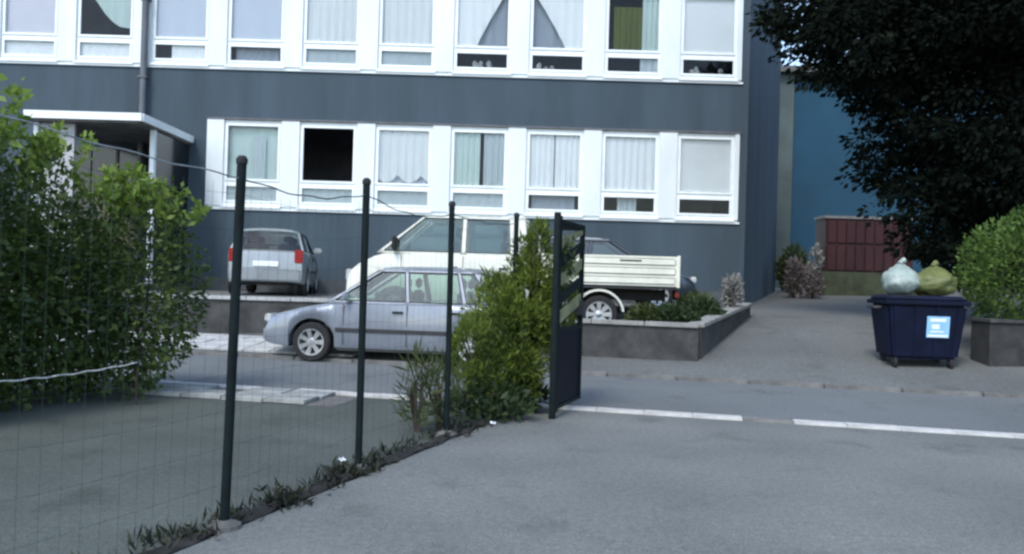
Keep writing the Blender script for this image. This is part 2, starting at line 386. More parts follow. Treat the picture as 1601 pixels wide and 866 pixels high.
# two rows of pale slabs along the near kerb inside the yard
pe0 = gnd(235, 600); pe1 = gnd(585, 615); se0, se1 = st(pe0.x, pe0.y)[0], st(pe1.x, pe1.y)[0]
ys_ = MB().add([(*xy(se0 - .5, -4.36), .003), (*xy(se1, -4.36), .003), (*xy(se1, -3.54), .003), (*xy(se0 - .5, -3.54), .003)], [(0, 1, 2, 3)]).build('slab_path', M_CONCD); ys_['kind'] = 'structure'
ysl = MB().box(-0.236, 0.236, -0.19, 0.19, -0.01, 0.035).build('paving_slab', mat('paving_old', (0.27, 0.29, 0.28), 0.9, 0.3, 3, 0.3), ys_, bevel=0.006)
first = True; k_ = 0
for i in range(int((se1 - se0 + .5) / .485)):
    for j in range(2):
        k_ += 1
        if k_ in (4, 7, 13): continue
        x, y = xy(se0 - .25 + i * .485, -3.75 - j * .40); o = ysl if first else share(ysl, (0, 0, 0), ys_); first = False
        o.location = (x, y, .004 + random.uniform(-.004, .012)); o.rotation_euler = (random.uniform(-.02, .02), random.uniform(-.02, .02), RA + random.uniform(-.02, .02))

# raised lot on the left, in front of the building entrance
rl = MB().prism([(-16, 15.62), (-3.25, 15.62), (-3.25, 21.45), (-16, 21.45)], 0.0, 0.90).build('raised_lot', M_LOT); rl['kind'] = 'structure'

# light slab pavement between road and retaining wall on the left
pav = MB(); 
pts = []
for s_ in np.arange(-10.5, -2.9, 0.5):
    pts.append((s_, 0.15, 1.35))
p0 = [xy(-10.5, 0.10), xy(-2.6, 0.10), xy(-2.6, 1.35), xy(-10.5, 1.35)]
pz = [elev_t(0.10), elev_t(0.10), elev_t(1.35), elev_t(1.35)]
pv = MB().add([(p[0], p[1], z + 0.004) for p, z in zip(p0, pz)], [(0, 1, 2, 3)]).build('pavement', M_CONCD); pv['kind'] = 'structure'
slp = math.atan2(elev_t(1.35) - elev_t(0.10), 1.25)
sl = MB().box(-0.238, 0.238, -0.193, 0.193, -0.01, 0.03).build('paving_slab', mat('paving', (0.38, 0.39, 0.38), 0.9, 0.2, 3, 0.3), pv, bevel=0.006)
first = True
for i in range(16):
    for j in range(3):
        s_ = -10.2 + i * 0.49; t_ = 0.32 + j * 0.40
        x, y = xy(s_, t_); o = sl if first else share(sl, (0, 0, 0), pv); first = False
        o.location = (x, y, elev_t(t_) + 0.004 + random.uniform(-.004, .006))
        o.rotation_mode = 'XYZ'; o.rotation_euler = (Matrix.Rotation(RA, 3, 'Z') @ Matrix.Rotation(slp, 3, 'X') @ Matrix.Rotation(random.uniform(-.01, .01), 3, 'Y')).to_euler()

# =================================================================== SCHOOL-LIKE BUILDING
BY = 21.5
bld = thing('slate_building', 'long slate grey two-storey building with rows of white framed windows', 'building', (-4, BY, 0.88))
XR = at(1168, 240, BY).x
XL = -17.0
side = Vector((0.40, 0.917)); SL = 7.4
Zs1, Zt1, Zs2, Zt2, ZR = 3.00, 5.33, 6.62, 9.0, 10.3
pitch = 1.955
XC = {7: at(1103, 262, BY).x}
for i in range(-2, 7): XC[i] = XC[7] - pitch * (7 - i)
XB0 = XC[1] - 1.18          # left end of lower window band
XBR = XC[7] + 0.86          # right end of window bands
def bbuild(mb, name, m, parent=bld, **kw):
    o = MB.build(mb, name, m, None, **kw); o.parent = parent
    off = bld.location if parent is bld else Vector((0, 0, 0))
    for v_ in o.data.vertices: v_.co -= bld.location
    return o
mb = MB()
mb.box(XL, XR, BY, BY + 0.32, 0.6, Zs1)
mb.box(XL, XR, BY, BY + 0.32, Zt1, Zs2)
mb.box(XL, XR, BY, BY + 0.32, Zt2, ZR)
mb.box(XBR, XR, BY, BY + 0.32, Zs1, Zt1); mb.box(XBR, XR, BY, BY + 0.32, Zs2, Zt2)
mb.box(XL, XB0, BY, BY + 0.32, Zs1, Zt1)
bbuild(mb, 'wall', M_SLATE)
# side wall running back along the alley
q = [(XR, BY + 0.001), (XR + side.x * SL, BY + side.y * SL), (XR + side.x * SL - 0.32, BY + side.y * SL), (XR - 0.322, BY + 0.322)]
bbuild(MB().prism(q, 0.6, ZR), 'wall', M_SLATE)
bbuild(MB().box(XL, XR + side.x * SL - 0.33, BY + side.y * SL - 0.3, BY + side.y * SL, 0.6, ZR), 'wall', M_SLATE)
bbuild(MB().prism([(XL - 0.2, BY - 0.25), (XR + 0.2, BY - 0.25), (XR + side.x * SL + 0.3, BY + side.y * SL + .2), (XL - 0.2, BY + side.y * SL + .2)], ZR + 0.002, ZR + 0.28), 'roof', M_CONCD)
# dark rooms behind the glass: floors, back wall
mb = MB()
mb.box(XL, XR, BY + 3.6, BY + 3.7, 0.9, ZR - 0.02)
for z in (Zs1 - 0.85, Zs2 - 0.85, ZR - 0.4): mb.box(XL, XR - 0.4, BY + 0.33, BY + 3.59, z, z + 0.2)
bbuild(mb, 'interior', M_ROOM)
# base plinth
bbuild(MB().box(XL, XR + 0.02, BY - 0.04, BY - 0.002, 0.7, 1.25), 'plinth', mat('plinth_grey', (0.07, 0.08, 0.085), 0.9, 0.2, 2))

# window parts
C_WHITE = cloth_mat('curtain_white', (0.86, 0.88, 0.88)); C_SHEER = cloth_mat('curtain_sheer', (0.86, 0.88, 0.88), 0.1)
C_BLUEG = cloth_mat('curtain_bluegrey', (0.62, 0.66, 0.74)); C_GREY = cloth_mat('curtain_grey', (0.33, 0.37, 0.42)); C_PINK = cloth_mat('curtain_pink', (0.72, 0.70, 0.76))
C_OLIVE = cloth_mat('curtain_olive', (0.11, 0.13, 0.03)); C_GREEN = cloth_mat('curtain_pale_green', (0.55, 0.66, 0.62)); C_MID = cloth_mat('curtain_mid', (0.55, 0.62, 0.64), 0.1)
GW = 0.66; FR = 0.085
def curtain(name, x0, x1, z0, z1, y, m, parent, folds=7, amp=0.025, top=None, seed=0):
    """hanging cloth; top(x01) gives the lower edge as a fraction for draped cloth"""
    r = random.Random(seed); nx = 42; nz = 5; V = []; Fc = []
    ph = r.uniform(0, 6)
    for j in range(nz + 1):
        for i in range(nx + 1):
            u = i / nx; x = x0 + (x1 - x0) * u
            zb = z0 if top is None else z1 - (z1 - z0) * top(u)
            z = z1 + (zb - z1) * j / nz
            V.append((x, y + amp * math.sin(u * folds * 2 * PI + ph + 0.5 * math.sin(u * 9 + j * .4)) * (0.5 + 0.5 * j / nz), z))
    for j in range(nz):
        for i in range(nx):
            a = j * (nx + 1) + i; Fc.append((a, a + 1, a + nx + 2, a + nx + 1))
    return bbuild(MB().add(V, Fc), name, m, parent, smooth=True)
def window(i, row, style, low, glass_top=True):
    xc = XC[i]; zs = Zs1 if row == 0 else Zs2; zt = Zt1 if row == 0 else Zt2
    zl0, zl1, zu0, zu1 = zs + 0.24, zs + 0.62, zs + 0.80, zt - 0.14
    yf = BY + 0.03; yb = BY + 0.11
    fm = MB()
    x0, x1 = xc - GW - FR, xc + GW + FR
    # frame bars, butted end to end
    fm.box(x0, xc - GW, yf, yb, zs + 0.12, zt); fm.box(xc + GW, x1, yf, yb, zs + 0.12, zt)
    fm.box(xc - GW, xc + GW, yf, yb, zs + 0.12, zl0); fm.box(xc - GW, xc + GW, yf, yb, zl1, zu0); fm.box(xc - GW, xc + GW, yf, yb, zu1, zt)
    f = bbuild(fm, 'window', M_WHITE)
    # sashes a little proud
    sm = MB(); w_ = 0.045; ys0, ys1 = yf - 0.022, yf - 0.001
    for (a, b) in ((zl0, zl1), (zu0, zu1)):
        sm.box(xc - GW - w_, xc - GW + 0.012, ys0, ys1, a - w_, b + w_); sm.box(xc + GW - 0.012, xc + GW + w_, ys0, ys1, a - w_, b + w_)
        sm.box(xc - GW + 0.012, xc + GW - 0.012, ys0, ys1, a - w_, a + 0.012); sm.box(xc - GW + 0.012, xc + GW - 0.012, ys0, ys1, b - 0.012, b + w_)
    bbuild(sm, 'sash', M_WHITE, f)
    bbuild(MB().box(xc - GW - FR - 0.02, xc + GW + FR + 0.02, BY - 0.075, BY + 0.028, zs + 0.052, zs + 0.10), 'sill', M_WHITE, f)
    if glass_top:
        bbuild(MB().box(xc - GW, xc + GW, yf + 0.03, yf + 0.036, zu0, zu1), 'pane', M_GLASS, f)
    bbuild(MB().box(xc - GW, xc + GW, yf + 0.03, yf + 0.036, zl0, zl1), 'pane', M_GLASS, f)
    yc = yb + 0.005; sd = i * 13 + row * 101
    a, b = xc - GW - 0.1, xc + GW + 0.1; z0 = zl1 + 0.09; z1 = zu1 + 0.1
    if style == 'blind': curtain('blind', a, b, z0, z1, yc, C_WHITE, f, 2, 0.004, seed=sd)
    elif style == 'pink': curtain('blind', a, b, z0, z1, yc, C_PINK, f, 2, 0.004, seed=sd)
    elif style == 'bluegrey': curtain('blind', a, b, z0, z1, yc, C_BLUEG, f, 3, 0.008, seed=sd)
    elif style == 'sheer': curtain('curtain', a, b, z0, z1, yc, C_SHEER, f, 7, 0.03, seed=sd)
    elif style == 'white': curtain('curtain', a, b, z0, z1, yc, C_WHITE, f, 8, 0.03, seed=sd)
    elif style == 'scallop': curtain('curtain', a, b, z0, z1, yc, C_SHEER, f, 7, 0.03, top=lambda u: 0.80 + 0.12 * abs(math.sin(u * PI * 2.5)), seed=sd); curtain('curtain', a, b, z0, zu0 + .35, yc + .12, C_BLUEG, f, 5, 0.03, seed=sd + 1)
    elif style == 'slit':
        curtain('curtain', a, xc - 0.01, z0, z1, yc, C_WHITE, f, 5, 0.03, seed=sd); curtain('curtain', xc + 0.02, b, z0, z1, yc, C_WHITE, f, 5, 0.03, seed=sd + 1)
    elif style == 'gap':
        curtain('curtain', a, xc + 0.02, z0, z1, yc, C_GREEN, f, 5, 0.03, seed=sd); curtain('curtain', xc + 0.12, b, z0, z1, yc, C_MID, f, 4, 0.03, seed=sd + 1)
    elif style == 'drape_left':
        curtain('curtain', a, b, z0, z1, yc, C_WHITE, f, 6, 0.02, top=lambda u: 1.0 if u < 0.38 else max(0.02, 1.0 - ((u - 0.38) / 0.55) ** 0.85), seed=sd)
        curtain('curtain', a, b, z0, z1, yc + .14, C_GREY, f, 4, 0.03, seed=sd + 1)
    elif style == 'drape_right':
        curtain('curtain', a, b, z0, z1, yc, C_WHITE, f, 6, 0.02, top=lambda u: 1.0 if u > 0.66 else max(0.02, 1.0 - ((0.66 - u) / 0.62) ** 0.85), seed=sd)
        curtain('curtain', a, b, z0, z1, yc + .14, C_GREY, f, 4, 0.03, seed=sd + 1)
    elif style == 'arc':
        curtain('curtain', xc - 0.45, b - 0.18, z0, z1, yc, C_GREEN, f, 4, 0.02, top=lambda u: 0.25 + 0.55 * math.sin(min(1, u * 1.1) * PI / 2), seed=sd)
    elif style == 'olive':
        curtain('curtain', xc - 0.50, xc + 0.25, z0, z1 - 0.35, yc + .1, C_OLIVE, f, 5, 0.03, seed=sd); curtain('curtain', xc + 0.24, b, z0, z1, yc, C_GREEN, f, 4, 0.03, seed=sd + 1)
    elif style == 'figure':
        curtain('curtain', a, b, z0, z1, yc + .1, C_GREEN, f, 4, 0.02, seed=sd)
        curtain('curtain', xc + 0.0, xc + 0.3, z0, z1 - 0.35, yc, C_MID, f, 2, 0.02, seed=sd + 3)
    # lower light
    yl_ = yb - 0.005; za, zb = zl0 - 0.06, zl1 + 0.06
    if low == 'pale': curtain('curtain', a, b, za, zb, yl_, C_WHITE, f, 6, 0.012, seed=sd + 5)
    elif low == 'mid': curtain('curtain', a, b, za, zb, yl_, C_MID, f, 6, 0.015, seed=sd + 5)
    elif low == 'half': curtain('curtain', xc - 0.25, b, za, zb, yl_, C_WHITE, f, 4, 0.01, seed=sd + 5)
    elif low == 'grey': curtain('curtain', a + .2, b - .2, za, zb, yl_ + .1, C_GREY, f, 5, 0.02, seed=sd + 5)
    elif low == 'middle': curtain('curtain', xc - 0.28, xc + 0.22, za, zb, yl_ + .1, C_MID, f, 3, 0.02, seed=sd + 5)
    elif low == 'right': curtain('curtain', xc + 0.2, b, za, zb, yl_, C_MID, f, 3, 0.02, seed=sd + 5)
    elif low == 'things':
        pm = MB()
        for k in range(5):
            x = xc + random.uniform(-0.55, 0.5); h = random.uniform(.1, .24); pm.lathe([(0.001, 0), (0.05, 0), (0.07, h * .7), (0.03, h), (0.001, h)], (x, yl_ + 0.08, zl0 + .0), n=10)
        bbuild(pm, 'ornament', mat('ornament_pale', (0.35, 0.36, 0.36), 0.6, 0.5, 20), f, smooth=True)
    return f
UP = {-2: ('pink', 'pale'), -1: ('arc', 'pale'), 0: ('bluegrey', 'half'), 1: ('bluegrey', 'grey'), 2: ('sheer', 'mid'), 3: ('sheer', 'mid'),  # blind right of the downpipe: sky reflection put into its blue-grey cloth colour
      4: ('drape_left', 'things'), 5: ('drape_right', 'things'), 6: ('olive', 'right'), 7: ('blind', 'things')}
LO = {1: ('figure', 'mid'), 2: ('none', 'mid'), 3: ('scallop', 'mid'), 4: ('gap', 'mid'), 5: ('slit', 'grey'), 6: ('white', 'middle'), 7: ('blind', 'none')}
for i, (a, b) in UP.items(): window(i, 1, a, b)
for i, (a, b) in LO.items(): window(i, 0, a, b, glass_top=(i != 2))
# white panels between the windows, aprons below them
def pilaster(x0, x1, zs, zt):
    bbuild(MB().box(x0, x1, BY - 0.03, BY + 0.10, zs + 0.102, zt), 'pilaster', M_PILAS)
for row, (zs, zt, idx) in enumerate(((Zs1, Zt1, range(1, 8)), (Zs2, Zt2, range(-2, 8)))):
    xs = [XC[i] for i in idx]
    for a, b in zip(xs, xs[1:]): pilaster(a + GW + FR + .001, b - GW - FR - .001, zs, zt)
    pilaster(xs[-1] + GW + FR + .001, XBR, zs, zt)
    pilaster((XB0 if row == 0 else xs[0] - 1.16), xs[0] - GW - FR - .001, zs, zt)
    xl_ = XB0 if row == 0 else xs[0] - 1.16
    bbuild(MB().box(xl_, XBR + .04, BY - 0.045, BY + 0.029, zs - 0.0, zs + 0.05), 'ledge', M_WHITE)
    bbuild(MB().box(xl_, XBR, BY + 0.03, BY + 0.109, zs + 0.0, zs + 0.119), 'apron', M_WHITE)
    bbuild(MB().box(xl_, XBR + .03, BY - 0.045, BY - 0.003, zt + .001, zt + 0.05), 'drip_edge', mat('drip_zinc', (0.10, 0.11, 0.12), 0.6, 0.2, 3))
# left end of the upper wall outside the band
bbuild(MB().box(XL, XC[-2] - 1.161, BY, BY + 0.32, Zs2, Zt2), 'wall', M_SLATE)
# downpipe with brackets
dpx = at(225, 60, BY - 0.2).x
dp = bbuild(MB().tube([(dpx, BY - 0.16, ZR), (dpx, BY - 0.16, 5.0), (dpx, BY - 0.16, 1.0)], 0.085, 12), 'downpipe', mat('downpipe_grey', (0.10, 0.115, 0.13), 0.5, 0.15, 2), smooth=True)
for z in (8.3, 6.3, 4.0): bbuild(MB().box(dpx - .11, dpx + .11, BY - 0.26, BY - .05, z, z + .04), 'bracket', M_CONCD, dp)
# entrance porch
pc = at(222, 177, 18.5); px0 = at(38, 168, 18.5).x
ZC = pc.z
porch = thing('entrance_porch', 'flat roofed entrance porch with white fascia at the left of the slate building', 'porch', (pc.x - 1.5, 19.6, 0.90))
pw = lambda mb, n, m, **kw: mb.build(n, m, porch, world=True, **kw)
pw(MB().box(px0 + .04, pc.x - .04, 18.54, BY - 0.05, ZC - 0.22, ZC - 0.02), 'roof_slab', M_CONCD)
pw(MB().box(px0, pc.x, 18.47, 18.538, ZC - 0.17, ZC), 'fascia', M_WHITE)
pw(MB().box(pc.x - .038, pc.x + .03, 18.54, BY - .05, ZC - 0.17, ZC), 'fascia', M_WHITE)
pw(MB().box(pc.x - 0.16, pc.x - 0.05, 19.3, 19.42, 0.9, ZC - 0.22), 'post', M_PILAS, bevel=.008)
pw(MB().box(px0 + 0.1, px0 + 0.2, 18.7, 18.8, 0.9, ZC - 0.22), 'post', M_PILAS, bevel=.008)
M_DGLASS = mat('dark_door_glass', (0.012, 0.014, 0.016), 0.12, 0.2, 2, spec=0.5)
pw(MB().box(pc.x - 0.125, pc.x - 0.085, 19.43, BY - .05, 0.95, ZC - 0.24), 'glazed_screen', M_DGLASS)
pw(MB().box(pc.x - 3.3, pc.x - 1.2, BY - 0.09, BY - .055, 0.92, ZC - 0.35), 'door', M_DGLASS)
for k in range(4):
    x = pc.x - 3.3 + k * 0.7
    pw(MB().box(x - .03, x + .03, BY - 0.13, BY - .091, 0.92, ZC - 0.35), 'door_frame', mat('door_frame_grey', (0.06, 0.065, 0.07), 0.5))
pw(MB().box(px0 + 0.25, px0 + 1.0, 18.75, 18.83, 0.9, ZC - 0.23), 'screen_wall', mat('screen_pale', (0.36, 0.37, 0.38), 0.8, 0.15, 2))
pw(MB().box(px0 - 0.2, pc.x + 0.1, 18.4, BY - .05, 0.885, 1.05), 'landing', M_CONCD)

# =================================================================== BLUE BUILDING, CONTAINER
bb = thing('blue_building', 'plain blue rendered building at the far end of the alley, behind the dark tree', 'building', (17, 33, 1.2))
bx0 = 10.35
bwall = MB().box(bx0 + 0.62, 30, 33, 40, 1.0, 9.6).build('wall', M_BLUE, bb, world=True)
MB().box(bx0, bx0 + 0.618, 32.9, 40, 1.0, 9.9).build('corner_pier', M_PALEG, bb, world=True)
MB().prism([(bx0 - .3, 32.6), (30.3, 32.6), (30.3, 40.3), (bx0 - .3, 40.3)], 9.91, 10.15).build('roof', M_CONCD, bb, world=True)
MB().box(bx0 + 0.62, 30, 32.94, 32.998, 1.0, 1.9).build('plinth', M_CONCD, bb, world=True)

c0 = at(1292, 338, 27); c1 = at(1418, 428, 27)
ct = thing('metal_container', 'dark red ribbed metal container on an olive plinth at the end of the alley', 'container', ((c0.x + c1.x) / 2, 28, 1.3))
M_RED = mat('red_paint', (0.040, 0.012, 0.014), 0.6, 0.25, 1.5, streak=0.3)
MB().box(c0.x, c1.x + .2, 27.05, 27.9, c1.z, c0.z - 0.06).build('body', M_RED, ct, world=True)
zm = (c1.z + c0.z) / 2
for (za, zb) in ((c1.z + .06, zm - .05), (zm + .05, c0.z - .12)):
    n = 9; wd = (c1.x + .2 - c0.x - .1) / n
    for k in range(n):
        a = c0.x + .05 + k * wd
        MB().slab([(a + .02, 27.045, za), (a + wd - .02, 27.045, za), (a + wd - .02, 27.045, zb), (a + .02, 27.045, zb)], (0, -0.04, 0)).build('rib_panel', M_RED, ct, world=True, bevel=.01)
MB().box(c0.x - .05, c1.x + .25, 27.0, 27.95, c0.z - 0.058, c0.z + .03).build('top_rail', mat('rail_pale', (0.20, 0.20, 0.20), 0.6, 0.3, 4), ct, world=True)
MB().box(c0.x - .25, c1.x + .8, 26.8, 28.1, 1.0, c1.z - .002).build('plinth', mat('plinth_olive', (0.050, 0.060, 0.034), 0.9, 0.3, 2, .4), ct, world=True)

# =================================================================== RETAINING WALLS, PLANTER
A = Vector((-0.35, 13.75, 0)); B = Vector((2.95, 13.05, 0)); Cc = Vector((5.02, 17.45, 0))
pl = thing('planter_wall', 'low dark planter wall with pale coping in front of the white truck', 'wall', (B.x, B.y, 0.15))
M_WALLD = mat('wall_stained', (0.055, 0.056, 0.055), 0.95, 0.35, 2.5, 0.5, 30)
def wall_run(P, Q, zt0, zt1, th, name, parent):
    d = (Q - P); L = d.length; d.normalize(); n = Vector((-d.y, d.x, 0))
    def z(p): return elev(p.x, p.y) - 0.15
    v = [P, Q, Q + n * th, P + n * th]
    zb = [z(P), z(Q), z(Q), z(P)]; zt = [zt0, zt1, zt1, zt0]
    MB().add([(p.x, p.y, a) for p, a in zip(v, zb)] + [(p.x, p.y, a) for p, a in zip(v, zt)],
             [(3, 2, 1, 0), (4, 5, 6, 7), (0, 1, 5, 4), (1, 2, 6, 5), (2, 3, 7, 6), (3, 0, 4, 7)]).build(name, M_WALLD, parent, world=True)
    k = max(1, round(L / 0.8))
    for i in range(k):
        a = P + d * (L * i / k + .006) - n * 0.04; b = P + d * (L * (i + 1) / k - .006) - n * 0.04
        za = zt0 + (zt1 - zt0) * i / k; zb_ = zt0 + (zt1 - zt0) * (i + 1) / k; e = random.uniform(0, .006)
        w_ = n * (th + 0.08)
        MB().add([(a.x, a.y, za + .002), (b.x, b.y, zb_ + .002), (b.x + w_.x, b.y + w_.y, zb_ + .002), (a.x + w_.x, a.y + w_.y, za + .002)] +
                 [(a.x, a.y, za + .065 + e), (b.x, b.y, zb_ + .065 + e), (b.x + w_.x, b.y + w_.y, zb_ + .065 + e), (a.x + w_.x, a.y + w_.y, za + .065 + e)],
                 [(3, 2, 1, 0), (4, 5, 6, 7), (0, 1, 5, 4), (1, 2, 6, 5), (2, 3, 7, 6), (3, 0, 4, 7)]).build('coping_stone', M_COPE, parent, world=True, bevel=.008)
wall_run(A, B, 0.72, 0.70, 0.20, 'wall_body', pl)
dBC = (Cc - B).normalized(); nBC = Vector((-dBC.y, dBC.x, 0))
wall_run(B + dBC * 0.21, Cc, 0.70, 0.98, 0.20, 'wall_body', pl)
soil_poly = [A + Vector((0, .22, 0)), B + Vector((-.1, .22, 0)), Cc + nBC * .2, Cc + nBC * .2 + Vector((-1.1, 0.2, 0)), Vector((3.1, 15.0, 0)), Vector((-0.35, 15.0, 0))]
MB().add([(p.x, p.y, 0.62 + max(0, (p.y - 14.2)) * 0.075) for p in soil_poly], [tuple(range(6))]).build('soil_bed', M_SOIL, pl, world=True)
rw = thing('retaining_wall', 'low concrete retaining wall with pale coping below the silver rear-facing car', 'wall', (-8, 15.4, 0.2))
wall_run(Vector((-14, 15.4, 0)), Vector((-3.25, 15.4, 0)), 0.86, 0.86, 0.21, 'wall_body', rw)
for c_ in rw.children:
    if c_.name.startswith('coping'): c_.data.materials[0] = mat('coping_light', (0.36, 0.37, 0.36), 0.85, 0.2, 5, 0.3)

# =================================================================== VEHICLES
def vehicle(name, label, cat, loc, rz, p, paint, group=None):
    """local axes: x = 0 at the nose, growing rearwards; y across; z up"""
    t = thing(name, label, cat, loc, rz, group)
    L, W, H, zsill, zsh = p['L'], p['W'], p['H'], p['sill'], p['belt']
    rw_, wx = p['rw'], p['wheels']; Ra = rw_ + 0.065
    xa, xb, xc, xd = p['gh']
    glass = p.get('glass', M_CGLASS)
    prof = p['top']
    def ip(pts, x):
        for (a, za), (b, zb) in zip(pts, pts[1:]):
            if x <= b: return za + (zb - za) * (x - a) / max(1e-6, b - a)
        return pts[-1][1]
    xs = set([0.0, L] + [a for a, _ in prof])
    for i in range(29): xs.add(L * i / 28)
    for c in wx:
        for k in range(15): 
            x = c - Ra * math.cos(PI * k / 14)
            if 0 < x < L: xs.add(x)
    xs = sorted(xs); xs = [x for i, x in enumerate(xs) if i == 0 or x - xs[i - 1] > 0.004]
    hw0 = W / 2
    def hw(x):
        e = p.get('taper', 0.45); a = max(0, (e - x) / e); b = max(0, (x - (L - e)) / e)
        return hw0 * (1 - p.get('nose_in', 0.13) * a * a - p.get('tail_in', 0.10) * b * b)
    def zbot(x):
        z = zsill + p.get('lift', 0.05) * (max(0, (0.35 - x) / 0.35) ** 2 + max(0, (x - L + 0.35) / 0.35) ** 2)
        for c in wx:
            if abs(x - c) < Ra: z = max(z, rw_ + math.sqrt(max(0, Ra * Ra - (x - c) ** 2)))
        return z
    V = []; Fc = []; 
    for x in xs:
        h = hw(x); zt = ip(prof, x); zb = zbot(x); zm = zb + (zt - zb) * 0.45
        half = [(h * 0.55, zb + 0.02), (h * 0.955, zb), (h * 0.985, zb + min(0.08, (zt - zb) * .3)), (h, zm), (h * 0.995, zb + (zt - zb) * 0.72), (h * 0.965, zt - 0.035), (h * 0.90, zt), (h * 0.5, zt + 0.018), (0, zt + 0.024)]
        ring = [(x, y, z) for y, z in half] + [(x, -y, z) for y, z in half[:-1][::-1]]
        V += ring
    n = 17
    for i in range(len(xs) - 1):
        for k in range(n):
            Fc.append((i * n + k, i * n + (k + 1) % n, (i + 1) * n + (k + 1) % n, (i + 1) * n + k))
    Fc += [tuple(range(n)), tuple(range((len(xs) - 1) * n, len(xs) * n))[::-1]]
    body = MB().add(V, Fc).build('body', paint, t, smooth=True, angle=40)
    # greenhouse
    yb, yt = hw0 * 0.915, hw0 * p.get('tumble', 0.74); zr = H - 0.075
    def sp(x, k, s, o=0.0):   # point on side plane
        return Vector((x, s * (yb + (yt - yb) * k + o), zsh + 0.02 + (zr - zsh - 0.02) * k))
    def xat(x0, x1, k): return x0 + (x1 - x0) * k
    # roof: crowned panel
    V = []; Fc = []; RX = 8; RY = 8
    for i in range(RX + 1):
        u = i / RX; x = xb + (xc - xb) * u
        for j in range(RY + 1):
            s_ = -1 + 2 * j / RY
            V.append((x, s_ * yt * (1.0 if 0 < i < RX else 0.985), zr + 0.075 * (1 - abs(s_) ** 3.2) * (1 - 0.30 * abs(2 * u - 1) ** 3)))
    for i in range(RX):
        for j in range(RY):
            a = i * (RY + 1) + j; Fc.append((a, a + 1, a + RY + 2, a + RY + 1))
    nv = len(V); V += [(x, y, z - 0.05) for x, y, z in V]; Fc += [tuple(q + nv for q in f[::-1]) for f in Fc]
    bord = [j for j in range(RY + 1)] + [i * (RY + 1) + RY for i in range(1, RX + 1)] + [RX * (RY + 1) + j for j in range(RY - 1, -1, -1)] + [i * (RY + 1) for i in range(RX - 1, 0, -1)]
    for a, b in zip(bord, bord[1:] + bord[:1]): Fc.append((a, b, b + nv, a + nv))
    MB().add(V, Fc).build('roof', paint, t, smooth=True, angle=50)
    for s_ in (1, -1):
        pm = MB()
        def strip(x0b, x1b, x0t, x1t):
            pm.slab([sp(x0b, 0, s_), sp(x1b, 0, s_), sp(x1t, 1, s_), sp(x0t, 1, s_)], (0, -s_ * 0.05, 0))
        strip(xa, xa + 0.10, xb, xb + 0.07)
        for (pb, ptp, wd) in p['pillars']: strip(pb, pb + wd, ptp, ptp + wd * .9)
        strip(xd - p.get('dw', 0.16), xd, xc - p.get('dwt', 0.10), xc)
        pm.slab([sp(xa, 0, s_, .0), sp(xd, 0, s_, .0), sp(xat(xd, xc, .07), 0.07, s_, 0), sp(xat(xa, xb, .07), 0.07, s_, 0)], (0, -s_ * 0.048, 0))
        pm.slab([sp(xat(xa, xb, .93), 0.93, s_), sp(xat(xd, xc, .93), 0.93, s_), sp(xc, 1.0, s_), sp(xb, 1.0, s_)], (0, -s_ * 0.048, 0))
        pm.build('pillars', paint, t)
        # side windows
        edges = [(xa + 0.10, xb + 0.07)] + [q for (pb, ptp, wd) in p['pillars'] for q in ((pb, ptp), (pb + wd, ptp + wd * .9))] + [(xd - p.get('dw', 0.16), xc - p.get('dwt', 0.10))]
        for q in range(0, len(edges), 2):
            (b0, t0), (b1, t1) = edges[q], edges[q + 1]
            if b1 - b0 < 0.12: continue
            kk0, kk1 = 0.06, 0.94
            g_ = [sp(xat(b0, t0, kk0) - .012, kk0, s_, -.018), sp(xat(b1, t1, kk0) + .012, kk0, s_, -.018), sp(xat(b1, t1, kk1) + .012, kk1, s_, -.018), sp(xat(b0, t0, kk1) - .012, kk1, s_, -.018)]
            MB().slab(g_, (0, -s_ * 0.006, 0)).build('window', glass, t)
            sm = MB()
            for a, b in ((0, 1), (1, 2), (2, 3), (3, 0)):
                sm.tube([g_[a] + Vector((0, s_ * .021, 0)), g_[b] + Vector((0, s_ * .021, 0))], 0.009, 5)
            sm.build('window_seal', M_BLACK, t)
    # windscreen and rear glass
    def gl(x0, x1, nm):
        k0, k1 = 0.06, 0.95; yb_, yt_ = yb - .03, yt - .03
        P = []
        for k in (k0, k1):
            for j in range(7):
                s_ = -1 + j / 3.0; y = s_ * (yb_ + (yt_ - yb_) * k)
                bow = 0.09 * (1 - s_ * s_) * (1 if x0 > x1 else -1)
                P.append((x0 + (x1 - x0) * k + (bow if x0 > x1 else bow), y, zsh + 0.02 + (zr + .03 - zsh - 0.02) * k))
        MB().add(P, [(j, j + 1, j + 8, j + 7) for j in range(6)]).build(nm, glass, t, smooth=True)
    gl(xa, xb, 'windscreen'); gl(xd, xc, 'rear_window')
    # cabin: dark tub top and seats
    cb = MB().box(xa + .15, xd - .2, -yb + .08, yb - .08, zsh + .025, zsh + .03)
    cb.build('cabin_floor', M_BLACK, t)
    for sx in p['seats']:
        for s_ in (0.36, -0.36):
            MB().box(sx, sx + 0.13, s_ - .22, s_ + .22, zsh - .1, zsh + (H - zsh) * .38).build('seat', M_PLAST, t, bevel=.04)
            MB().box(sx + .03, sx + 0.11, s_ - .11, s_ + .11, zsh + (H - zsh) * .42, zsh + (H - zsh) * .70).build('headrest', M_PLAST, t, bevel=.03)
